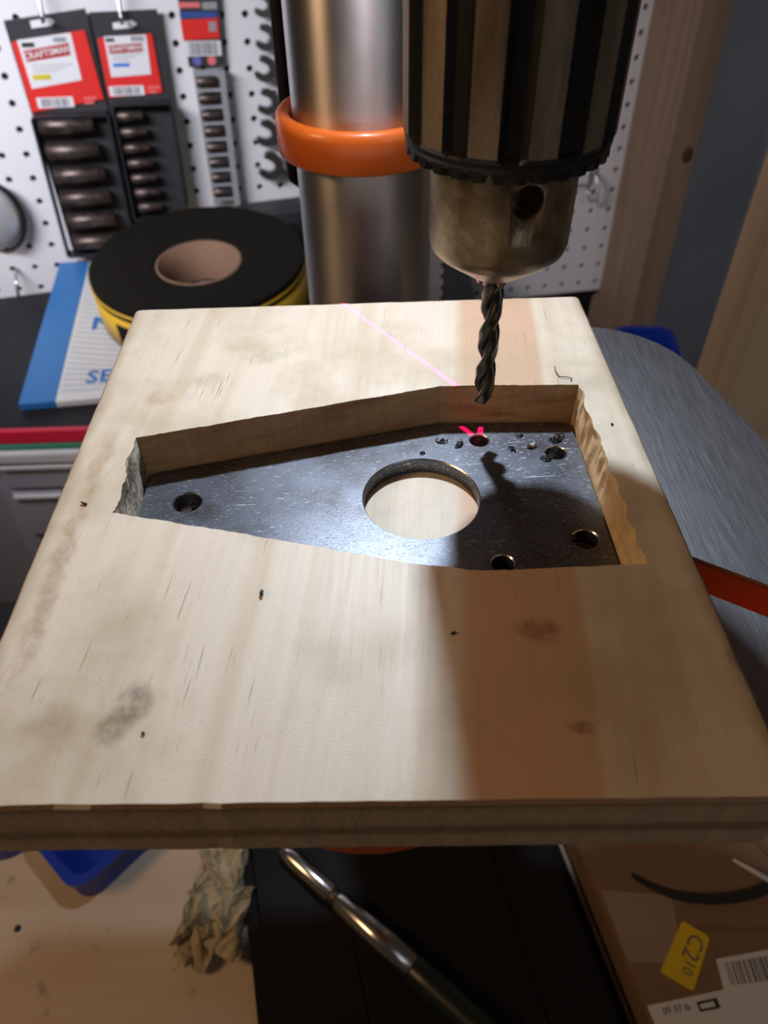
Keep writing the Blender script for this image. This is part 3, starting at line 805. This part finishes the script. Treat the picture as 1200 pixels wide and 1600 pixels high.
for i, (lc, sz, tn, lb, rz) in enumerate(shav): curl('metal_shaving', lb, 'shaving', lc, sz * 1.1, tn * 1.5, i + 1, .24, 'shaving', rz)
curl('steel_flake', 'bright bluish steel flake on the plate right of the laser-lit hole', 'flake', (46.2, 102.6, PZ), 1.0, .9, 21, .6, 'chip_blue', .3)
curl('metal_shaving', 'curved black shaving on the board left of the torn pocket end', 'shaving', (-63.2, 72.4, 0), 1.3, .45, 31, .32, 'shaving', -1.0)
curl('metal_shaving', 'short black shaving on the board below the pocket', 'shaving', (-19.8, 44.0, 0), .85, .4, 33, .42, 'shaving', -.9)
curl('metal_shaving', 'tiny dark crumb on the board at the edge of the chuck shadow', 'shaving', (17.6, 32.9, 0), .4, .5, 35, .3, 'shaving', .4)
curl('metal_shaving', 'tiny dark crumb on the board near its front left smudges', 'shaving', (-37.7, 13.8, 0), .45, .5, 37, .3, 'shaving', 1.4)
curl('metal_shaving', 'tiny dark crumb on the board right of the pocket', 'shaving', (64.0, 95.6, 0), .35, .5, 39, .3, 'shaving', .4)
b = MB(); pts = [(54.6 - 55, 122.5 - 117, .25), (54.2 - 55, 119.6 - 117, .7), (54.9 - 55, 117.2 - 117, .3), (56.6 - 55, 116.6 - 117, .6), (58.2 - 55, 116.4 - 117, .25), (57.6 - 55, 115 - 117, .3)]
b.tube(pts, .13, 5); tag(b.build('steel_hair', M['shaving']), 'fine dark wire-like curl on the board behind the pocket corner', 'wire', loc=(55, 117, 0))

# ================================================================== on the cabinet: sandpaper pack, tape roll, others
tilt = math.atan2(17, 245)
pm = Matrix.Translation(Vector((-313, 500, CAB + .3)) * MM) @ Matrix.Rotation(.105, 4, 'Z') @ Matrix.Rotation(tilt, 4, 'X')
pack = thing('sandpaper_pack', 'flat blue and white sandpaper pack lying under the tape roll', 'pack', mtx=pm)
PT = 8.0
MB().box(0, 262, 0, 244, 0, PT, 0, 1.5).build('paper_stack', M['pack_paper'], pack)
MB().box(-.3, 32, -.3, 244.2, 1.0, PT + .5, 0, .6).build('blue_border', M['blue_pack'], pack)
b = MB()
for i in range(34):
    y = 12 + i * 8.5
    if y > 236: break
    b.add([(35, y, PT + .15), (35, y + 3.4, PT + .15), (255, y - 60 + 3.4, PT + .15), (255, y - 60, PT + .15)], [(0, 3, 2, 1)])
for k in range(len(b.v)): b.v[k] = (b.v[k][0], max(4, b.v[k][1]), b.v[k][2])
b.build('diagonal_stripe', M['pack_stripe'], pack)
text('printed_letters', 'SEE', 26, T(74, 30, PT + .4), M['blue_pack'], pack, .3, 1.0, bold=.5)
text('printed_letters', 'N', 30, T(62, 118, PT + .4), M['blue_pack'], pack, .3, 1.1, bold=.8)

rl = Vector((-164, 655)); dy = (rl.y - 497)
rm = Matrix.Translation(Vector((rl.x, rl.y, CAB + 8.6 + dy * math.tan(tilt) + .4)) * MM) @ Matrix.Rotation(tilt, 4, 'X')
roll = thing('tape_roll', 'big roll of black grip tape with yellow side and cardboard core', 'tape roll', mtx=rm)
RO, RI, HT = 105, 40, 50
b = MB()
prof = [(RI + 2.2, 6), (RO - 1, 0), (RO, 1.5), (RO, HT - 1), (RO - .8, HT)]
k = 13
for i in range(k): # telescoped windings
    r_ = RO - 2 - (RO - RI - 6) * i / (k - 1); prof += [(r_, HT + (.25 if i % 2 else -.1) - i * .38)]
prof += [(RI + 2.2, HT - 6)]
b.lathe(prof, 96, caps=False); b.build('wound_tape', M['tape'], roll)
MB().lathe([(RO + .15, 4), (RO + .5, 4), (RO + .5, HT - 13), (RO + .15, HT - 13)], 96, caps=False).build('yellow_wrapper', M['yellow'], roll)
MB().lathe([(RO - .5, HT - 9), (RO + .9, HT - 8.5), (RO + .9, HT - 6.5), (RO - .5, HT - 6)], 96, caps=False).build('yellow_edge_line', M['yellow'], roll)
b = MB(); vs = []
for i in range(9):
    a = -PI * .5 - .72 + .30 * i / 8
    for z in (6, 30): vs.append(((RO + .9) * math.cos(a), (RO + .9) * math.sin(a), z))
b.add(vs, [(2 * i, 2 * i + 2, 2 * i + 3, 2 * i + 1) for i in range(8)]); b.build('black_print', M['tape'], roll)
MB().lathe([(RI, 2), (RI + 2.2, 2), (RI + 2.2, HT - 5), (RI, HT - 5), (RI, 2)], 64, caps=False).build('cardboard_core', M['core'], roll)

bx = thing('black_box', 'low black box behind the tape roll under the wrenches', 'box', (-140, 778, CAB))
bx.rotation_euler.z = .23
MB().box(0, 190, -25, 12, 0, 62, 0, 3).build('box_body', M['black_plastic'], bx); MB().box(-1.5, 191.5, -26.5, 12, 50, 66, 0, 2).build('box_lid', M['card_grey'], bx)
MB().box(150, 192.5, -28, -26.6, 8, 44, 0, .5).build('box_label', M['blue_print'], bx)
bl = thing('blue_bin', 'tall narrow blue plastic bin on the floor behind the corner of the grey table', 'bin', (304, 640, -1100))
bl.rotation_euler.z = -.12
MB().prism(rrect(-28, 28, -40, 40, 12), 0, 768, [rrect(-25, 25, -37, 37, 10)], cap_bottom=False).build('bin_wall', M['blue'], bl)
MB().prism(rrect(-32, 32, -44, 44, 14), 768, 776, [rrect(-25, 25, -37, 37, 10)]).build('bin_rim', M['blue'], bl)
MB().prism(rrect(-27, 27, -39, 39, 11), 0, 4).build('bin_floor', M['blue'], bl)

# ================================================================== things hung on the left pegboard (local: x along, -y out, z up = -b)
def wallbox(x0, x1, b0, b1, n0, n1, bev=.0): return MB().box(x0, x1, -n1, -n0, -b1, -b0, 0, bev)
def wallpoly(pts, n0, n1): return MB().prism([(p[0], -p[1]) for p in pts], n0, n1, fn=lambda x, y, z: (x, -z, y))
def walltext(name, body, size, x, b_, n, material, parent, sx=1.0, bold=0.0, rot=0.0):
    return text(name, body, size, T(x, -n, -b_) @ Matrix.Rotation(rot, 4, 'Y') @ Matrix.Rotation(PI / 2, 4, 'X'), material, parent, .15, sx, bold=bold)
def hook(x, b_, label, out=26):
    b = MB(); b.tube([(x, -1, -b_ + 26), (x, -14, -b_ + 26), (x, -17.5, -b_ + 23), (x, -18.5, -b_ + 2), (x, -20, -b_ - 2), (x, -25, -b_ - 3), (x, -28, -b_ + 1)], 1.9, 8)
    o = b.build('peg_hook', M['wire']); tag(o, label, 'hook', mtx=FL); return o
def barcode(x0, x1, b0, b1, n, parent, seed):
    wallbox(x0, x1, b0, b1, n, n + .3).build('barcode_patch', M['white'], parent)
    rnd = random.Random(seed); x = x0 + (x1 - x0) * .12; bb_ = MB()
    while x < x1 - (x1 - x0) * .12:
        wd = rnd.choice((.5, .8, 1.3)); bb_.box(x, x + wd, -n - .45, -n - .3, -b1 + 1, -b0 - 1); x += wd + rnd.choice((.5, .8, 1.1))
    bb_.build('barcode_bars', M['ink_grey'], parent)

def socket(parent, xl, xr, bl_, n, r):
    b = MB(); bm_ = MB()
    bm_.lathe([(r * .72, 0), (r * .78, .6), (r, 1.0), (r, (xr - xl) * .62), (r * .9, (xr - xl) * .66), (r * .9, (xr - xl) - .8), (r * .8, (xr - xl))], 20)
    b.add([(xl + z, -n + y, -bl_ + x) for x, y, z in bm_.v], bm_.f); b.sm = [True] * len(b.f)
    o = b.build('socket', M['socket'], parent)
    bm2 = MB(); bm2.lathe([(r * .5, -.05), (r * .72, -.05)], 12, caps=False)
    b2 = MB(); b2.add([(xl + z, -n + y, -bl_ + x) for x, y, z in bm2.v], bm2.f); b2.build('socket_mouth', M['chrome'], o)
    return o

def hang_card(label, out, rx, white, bar, pill, gray, accent, accent_mat, bc, tagx, ht, sizes, seed, socks, brand_size, tray):
    c = thing('socket_set_card', label, 'socket set', mtx=FL, group='carded socket sets on the pegboard')
    wallpoly(out, 8, 10.5).build('backing_card', M['card_grey'], c)
    wallpoly(ht, 10.4, 10.9).build('hang_slot', M['peg'], c)
    wallpoly(rx, 10.5, 12.4).build('red_label', M['red'], c)
    wallpoly(white, 12.4, 12.8).build('white_panel', M['white'], c)
    wallpoly(bar, 12.8, 13.1).build('brand_bar', M['dark_red'], c)
    bx_ = sum(p[0] for p in bar) / 4; by_ = sum(p[1] for p in bar) / 4
    rot = math.atan2((bar[1][1] - bar[0][1]), (bar[1][0] - bar[0][0]))
    walltext('brand_lettering', 'CRAFTSMAN', brand_size, bx_, by_, 13.25, M['white'], c, sizes, .12, rot)
    wallbox(*pill, 12.8, 13.1).build('black_pill', M['ink'], c); wallbox(*gray, 12.8, 13.1).build('grey_patch', M['grey'], c)
    wallbox(*accent, 12.8, 13.1).build('colour_bar', M[accent_mat], c)
    x0, x1 = white[3][0] + 5, white[2][0] - 6
    for q in range(3):
        wallbox(x0, x1 - q * 6, accent[2] - 8.5 + q * 2.6, accent[2] - 7.2 + q * 2.6, 12.8, 13.0).build('print_line', M['pale_grey'], c)
    barcode(*bc, 12.4, c, seed)
    for q in range(2): wallbox(tagx, tagx + 12 - q * 3, bc[2] + 1 + q * 4, bc[2] + 3 + q * 4, 12.4, 12.7).build('print_line', M['pink'], c)
    t = MB(); xo, xi, b0, b1 = tray
    t.prism([(p[0], -p[1]) for p in rrect(xo, xi, b0, b1, 4)], 10.4, 26, [[(p[0], -p[1]) for p in rrect(xo + 2.2, xi - 2.2, b0 + 2.2, b1 - 2.2, 3)]], fn=lambda x, y, z: (x, -z, y))
    t.build('blister_tray', M['blister'], c)
    for (xl, xr, bm_, r) in socks: socket(c, xl, xr, bm_, 20, r)
    return c
hang_card('socket set card with six large brown sockets and a yellow-striped red label, farther left',
          [(13.5, -46.2), (86.4, -54.6), (92, 158), (22, 172)], [(15.9, -29.9), (82, -38.3), (86.5, 19.8), (17.5, 29)],
          [(20.8, -31.3), (69.1, -36.5), (70.1, 2.5), (23.1, 8.7)], [(23.8, -22.6), (65.4, -28.4), (64.7, -18.5), (24.7, -13.7)],
          (24, 35, -29.3, -25.6), (52.5, 63.8, -33, -29.2), (26.5, 42.5, -3.1, 1.2), 'yellow_print', (24.5, 58, 16.5, 25.6), 68,
          [(36, -46), (54, -48), (57, -45), (54, -42), (36, -40)], 1.0, 5,
          [(21 + i * .8, 72.5 + i * .5, 40 + i * 23.2, 8.2) for i in range(6)], 7.6, (16, 89, 30, 170))
hang_card('narrower socket set card with seven small sockets and a blue-striped red label',
          [(89.6, -51.5), (150.3, -53.2), (153, 126.6), (91, 143.1)], [(91.9, -31.4), (142.2, -34.1), (143.7, 16.1), (91.6, 18.8)],
          [(98, -32.8), (136.8, -33.6), (135.5, -.4), (97.7, 1.2)], [(99.9, -25.5), (132, -26.9), (131.9, -20.1), (100.2, -18.7)],
          (99, 107, -31.3, -28.5), (122, 134, -32.3, -28.5), (101.7, 117, -10.5, -7.6), 'blue_print', (93.4, 126.3, 9, 17.5), 130,
          [(108, -43), (126, -45), (130, -42), (126, -39), (108, -38)], 1.0, 9,
          [(95.3 + i * .7, 121.4 + i * .6, 34 + i * 14.9, 4.9) for i in range(7)], 5.6, (92.5, 151, 22, 136))
hook(48.7, -50, 'peg hook carrying the larger socket card'); hook(117, -48, 'peg hook carrying the narrower socket card')

c3 = thing('bit_socket_rail', 'narrow socket rail with grey comb holder and red label, third from the left', 'socket set', mtx=FL)
wallpoly([(169.3, -110), (211, -110), (208.8, -5.2), (173.4, -3.9)], 4, 6).build('backing_card', M['card_grey'], c3)
wallbox(170.8, 191, -58, -53.5, 6, 6.5).build('faded_red_bar', M['pink'], c3); wallbox(193, 207, -58, -52, 6, 6.5).build('grey_patch', M['grey'], c3)
wallbox(170.8, 206.5, -50, -45.3, 6, 6.5).build('blue_bar', M['navy'], c3)
wallpoly([(170.8, -43.9), (206.8, -45), (206, -28.3), (171.3, -27)], 6, 6.5).build('red_panel', M['red'], c3)
wallbox(197, 204, -42, -34, 6.5, 6.8).build('grey_patch', M['grey'], c3)
barcode(171.7, 206.6, -26.2, -13.4, 6, c3, 11)
for x, mt in ((181.8, 'violet'), (196.2, 'pink')):
    b = MB().prism([(p[0], -p[1]) for p in circle(x, -9.3, 4.2, 16)], 6, 6.5, fn=lambda x_, y_, z_: (x_, -z_, y_)); b.build('round_badge', M[mt], c3)
spine = wallpoly([(201, -2.3), (207, -2.3), (209, 132), (202.5, 132)], 5, 16).build('comb_spine', M['grey'], c3)
wallpoly([(176.5, -1), (207, -2.3), (209, 132), (181, 132)], 4, 6).build('comb_back', M['grey'], c3)
for i in range(8):
    bz = 8 + i * 15.4; xl = 178 + i * .55
    b = MB(); mb_ = MB().lathe([(4.2, 0), (4.9, .6), (4.9, 20), (4.2, 20.6)], 16); b.add([(xl + z, -11 + y, -bz + x) for x, y, z in mb_.v], mb_.f); b.sm = [True] * len(b.f)
    b.build('socket', M['socket'], c3)
    wallpoly([(xl + 2, bz + 6.2), (202, bz + 6.0), (202, bz + 9.0), (xl + 2, bz + 8.8)], 6, 13).build('comb_finger', M['grey'], c3)

# wrenches: open jaw to the left, shank running right behind the column
def wrench(x, b_, s, lab, rot):
    t = thing('open_end_wrench', lab, 'wrench', mtx=FL @ T(x, -12, -b_) @ Matrix.Rotation(rot, 4, 'Y'), group='wrenches racked on the pegboard')
    p = []
    r = 11 * s
    for i in range(15):   # head arc from the upper prong round the back to the lower prong
        a = math.radians(128 - 256 * i / 14); p.append((r * math.cos(a), r * math.sin(a)))
    p += [(-6.5 * s, -4.4 * s), (1.5 * s, -4.4 * s), (4.6 * s, -1.5 * s), (4.6 * s, 1.5 * s), (1.5 * s, 4.4 * s), (-6.5 * s, 4.4 * s)]
    MB().prism(p, -2.6 * s, 2.6 * s, fn=lambda x_, y_, z_: (x_, -z_, y_)).build('jaw', M['steel_dull'], t)
    b = MB().box(9.5 * s, 9.5 * s + 78, -2.0, 2.0, -3.3 * s, 3.3 * s, 0, 1.0); b.build('shank', M['steel_dull'], t)
    bb_ = MB(); mb_ = MB().lathe([(5 * s, -2.8), (8.5 * s, -2.8), (8.5 * s, 2.8), (5 * s, 2.8), (5 * s, -2.8)], 20, caps=False)
    bb_.add([(9.5 * s + 82 + x_, z_, y_) for x_, y_, z_ in mb_.v], [f[::-1] for f in mb_.f]); bb_.build('ring_end', M['steel_dull'], t)
    MB().tube([(2 * s, 3, 5.2 * s), (2 * s, 12, 5.2 * s)], 1.6, 8).build('holder_peg', M['wire'], t)
order = ['topmost', 'second', 'third', 'fourth', 'fifth', 'sixth']
for i, (x, b_, s) in enumerate(((250, -56, .95), (250, -29, 1.05), (247, -2, 1.08), (247, 28, 1.12), (244, 58, 1.2), (245, 91, 1.3))):
    wrench(x, b_, s, order[i] + ' dull chrome open-end wrench from the top, racked left of the column', .30 + .06 * (i % 3))

# chrome tool at the far left, small peg
t = thing('chrome_pliers_head', 'round chrome tool head with dark arc hanging at the left photo edge', 'tool', mtx=FL)
b = MB(); mb_ = MB().lathe([(0.01, 9), (14, 8.4), (24, 6), (28, 3), (29.5, 0)], 40); b.add([(-50 + x, -10 - z, -126 + y * 1.15) for x, y, z in mb_.v], [f[::-1] for f in mb_.f]); b.sm = [True] * len(b.f)
b.build('chrome_dome', M['satin'], t)
b = MB(); pts = [(-50 + 31.5 * math.cos(a), -13, -126 + 37 * math.sin(a)) for a in [math.radians(-70 + 170 * i / 20) for i in range(21)]]
b.tube(pts, [1.6 + 1.6 * math.sin(PI * i / 20) for i in range(21)], 8); b.build('dark_arc', M['blackened'], t)  # dark tapered arc along the right of the dome
b = MB().tube([(-43, -.5, -187), (-43, -14, -189), (-44.5, -20, -200), (-45.5, -21, -210)], 1.6, 8)
tag(b.build('peg_hook', M['wire']), 'short bare steel peg low on the pegboard at the left', 'hook', mtx=FL)
# hook right of the chuck
t = thing('hook_holder', 'milky plastic peg hook right of the chuck', 'hook', mtx=FR)
MB().box(-62, -36, -8, 0, -176, -160, 0, 2.5).build('clip', M['clear_plastic'], t)
MB().tube([(-33, -4, -162), (-30, -12, -166), (-28, -16, -176), (-29, -18, -188), (-33, -16, -194), (-37, -12, -186), (-37.5, -9, -178)], 2.1, 8).build('hook_wire', M['wire'], t)
# cord hanging left of the column
b = MB(); pts = []; rd = []
for i in range(25):
    t_ = i / 24; z = 260 - 275 * t_; x = -34 + 6 * t_ + 2.0 * math.sin(t_ * 5); pts.append((x, 330 - 20 * t_ * t_, z)); rd.append(4.6 - 1.6 * t_)
pts.append((-24, 322, -25)); rd.append(2.8); pts.append((-12, 330, -60)); rd.append(2.8); pts.append((0, 335, -150)); rd.append(2.8); pts.append((2, 345, CAB - 60)); rd.append(2.8); pts.append((4, 350, BENCH + 3)); rd.append(2.8)
b.tube(pts, rd, 12); tag(b.build('power_cord', M['rubber']), 'thick black power cord hanging left of the steel column', 'cord')

# ================================================================== on the bench, below the board
def nut(n_): pass
nd = thing('nut_driver', 'polished steel driver with grooved shank and dark grip lying on the black base', 'driver', (0, 0, BENCH + 18))
A = Vector((-54, 122, 6.6)); Bv = Vector((15, 61, 8.6)); ax = (Bv - A).normalized()
Lg = (Bv - A).length
def along(t): return A + ax * t
prof = [(-6, 4.4), (0, 4.9), (2, 5.2), (Lg * .34, 5.6), (Lg * .36, 4.6), (Lg * .41, 4.6), (Lg * .43, 5.9), (Lg * .7, 6.8), (Lg, 8.0)]
b = MB().tube([along(t_) for t_, r_ in prof], [r_ for t_, r_ in prof], 32); b.build('shank', M['steel'], nd)
b = MB().tube([along(Lg * .355), along(Lg * .36), along(Lg * .41), along(Lg * .415)], [4.6, 4.9, 4.9, 4.6], 24); b.build('groove_ring', M['socket'], nd)
b = MB().tube([along(Lg - 1), along(Lg + 1), along(Lg + 12), along(Lg + 40), along(Lg + 70), along(Lg + 85)], [7.4, 8.1, 8.4, 8.4, 9, 6], 28); b.build('grip', M['grip'], nd)

# blue plastic tray, corner pointing to the front
bt = thing('blue_tray', 'blue moulded plastic tray on the bench, corner pointing forward below the board', 'tray', (-179, 147, BENCH))
bt.rotation_euler.z = math.radians(47)
b = MB().prism(rrect(-26, 26, -26, 26, 8), 0, 2, ); b.build('tray_floor', M['blue'], bt)
b = MB().prism(rrect(-28, 28, -28, 28, 12, 6), 0, 24, [rrect(-24, 24, -24, 24, 9, 6)]); b.build('tray_wall', M['blue'], bt)
b = MB().prism(rrect(-30, 30, -30, 30, 13, 6), 21, 25, [rrect(-25, 25, -25, 25, 9, 6)]); b.build('tray_rim', M['blue'], bt)
b = MB().prism(circle(0, 0, 17, 28), 0, 12, [circle(0, 0, 13, 28)]); b.prism(circle(0, 0, 13.5, 28), 0, 2)
tag(b.build('blue_cup', M['blue']), 'small round blue plastic cup beside the blue tray at the left photo edge', 'cup', loc=(-239, 153, BENCH))

# crumpled rag
bm = bmesh.new(); bmesh.ops.create_grid(bm, x_segments=44, y_segments=44, size=1)
for v in bm.verts:
    x, y = v.co.x, v.co.y; q = Vector((x * 1.5, y * 1.5, 3.3))
    fx = x * 19 + noise.noise(q * 1.3) * 12 + noise.noise(q * 3.5) * 4; fy = y * 31 + noise.noise(q * 1.2 + Vector((5, 0, 0))) * 16 + noise.noise(q * 3.1 + Vector((9, 0, 0))) * 5
    h = 9 + 12 * abs(noise.noise(q * 1.6 + Vector((0, 7, 0)))) + 9 * abs(noise.noise(q * 3.9 + Vector((0, 3, 0)))) - 6 * (x * x + y * y) * .8
    v.co = Vector((fx, fy, max(.4, h)))
b = MB().bm(bm, 0, False)
tag(b.build('crumpled_rag', M['rag']), 'crumpled dirty yellowish rag on the bench beside the black base', 'rag', loc=(-98, 103, BENCH))

# small dark screw and crumbs on bench
b = MB().lathe([(1.5, 0), (2.0, .6), (1.4, 1.4), (.01, 1.7)], 12)
tag(b.build('screw_head', M['shaving']), 'tiny dark screw head on the pale bench', 'screw', loc=(-216, 96, BENCH))

# shipping carton on the right
BX = BENCH + 27
cart = thing('shipping_carton', 'flat brown cardboard carton lying right of the black base', 'carton', (0, 0, BENCH))
MB().prism([(153, -62), (330, -40), (330, 150), (112.5, 138)], 0, 26).build('carton_body', M['cardboard'], cart)
MB().prism([(153.5, -60), (330, -40), (330, 66), (126, 76)], 26.02, 27).build('carton_flap', M['cardboard'], cart)
MB().prism([(125.5, 78), (330, 68), (330, 150), (114, 137)], 26.02, 26.8).build('carton_flap', M['cardboard'], cart)
MB().prism([(130, 60), (160, 58), (163, 92), (124, 96)], 27.0, 27.15).build('packing_tape', M['tape_clear'], cart)
stk = [(165, 79), (177.5, 70), (160, 45), (145.5, 54.5)]
MB().prism(rounded(stk, 2.2), 27.05, 27.3).build('yellow_sticker', M['sticker'], cart)
sa = math.atan2(-26, -16)
text('sticker_lettering', 'C2', 12, T(166.5, 65.5, 27.4) @ Matrix.Rotation(sa - .1, 4, 'Z'), M['ink_grey'], cart, .1)
text('sticker_lettering', '10', 8, T(161, 56, 27.4) @ Matrix.Rotation(sa - .1, 4, 'Z'), M['ink_grey'], cart, .1)
MB().prism([(177, 59.5), (215, 64), (215, 47), (176, 44)], 27.05, 27.3).build('barcode_label', M['white'], cart)
b = MB(); rnd = random.Random(4); x = 181
while x < 212:
    wd = rnd.choice((.5, .9, 1.4)); sh = (x - 177) * .115
    b.prism([(x, 47 + sh * .6), (x + wd, 47 + sh * .6), (x + wd, 57 + sh), (x, 57 + sh)], 27.3, 27.4); x += wd + rnd.choice((.6, .9, 1.3))
b.build('barcode_bars', M['ink_grey'], cart)
MB().prism([(134.5, 39.6), (205, 49.5), (210, 0), (142, 0)], 27.05, 27.35).build('address_label', M['white'], cart)
text('address_lettering', '09 97 lb', 4.6, T(149, 37.5, 27.5) @ Matrix.Rotation(.12, 4, 'Z'), M['ink_grey'], cart, .1)
MB().prism([(160, 40.4), (171, 41.9), (171.6, 37.4), (160.6, 36)], 27.35, 27.45, [[(161.2, 39.4), (169, 40.5), (169.4, 38.2), (161.6, 37.2)]]).build('printed_frame', M['ink'], cart)
MB().prism([(176.5, 62.6), (181, 63.6), (181, 63.0), (177.2, 62.0), (177.6, 59.8), (177, 59.7)], 27.02, 27.12).build('ink_mark', M['ink_grey'], cart)
# webbing strap, curved
b = MB(); ctr = [(143.5, 104), (147, 101), (154, 96.5), (163, 92.5), (173, 90.2), (184, 89.2), (196, 89.4), (208, 91), (222, 95)]
wdt = [.8, 1.3, 1.9, 2.4, 2.7, 2.9, 3.0, 3.0, 3.0]; lft = []; rgt = []
for i, (x, y) in enumerate(ctr):
    d_ = Vector(ctr[min(i + 1, 8)]) - Vector(ctr[max(i - 1, 0)]); d_.normalize(); nn_ = Vector((-d_.y, d_.x)) * wdt[i]
    lft.append((x + nn_.x - 180, y + nn_.y - 95)); rgt.append((x - nn_.x - 180, y - nn_.y - 95))
b.prism(rgt + lft[::-1], 0, 1.3)
tag(b.build('webbing_strap', M['strap']), 'curved black strap lying on the cardboard carton', 'strap', loc=(180, 95, BX - .1))
b = MB(); pts = [(204 - 212, 109.5 - 102, 1.5), (212 - 212, 103 - 102, 2.6), (224 - 212, 94 - 102, 3.0)]
b.tube(pts, [1.0, 1.6, 1.9], 8); tag(b.build('cable_tie', M['clear_plastic']), 'pale plastic cable tie end on the carton behind the black strap', 'cable tie', loc=(212, 102, BX))
MB().tube([(20, -1, 1.2), (10, 17, 1.2)], .9, 6).build('tie_tail', M['core'], COL.objects['cable_tie'])
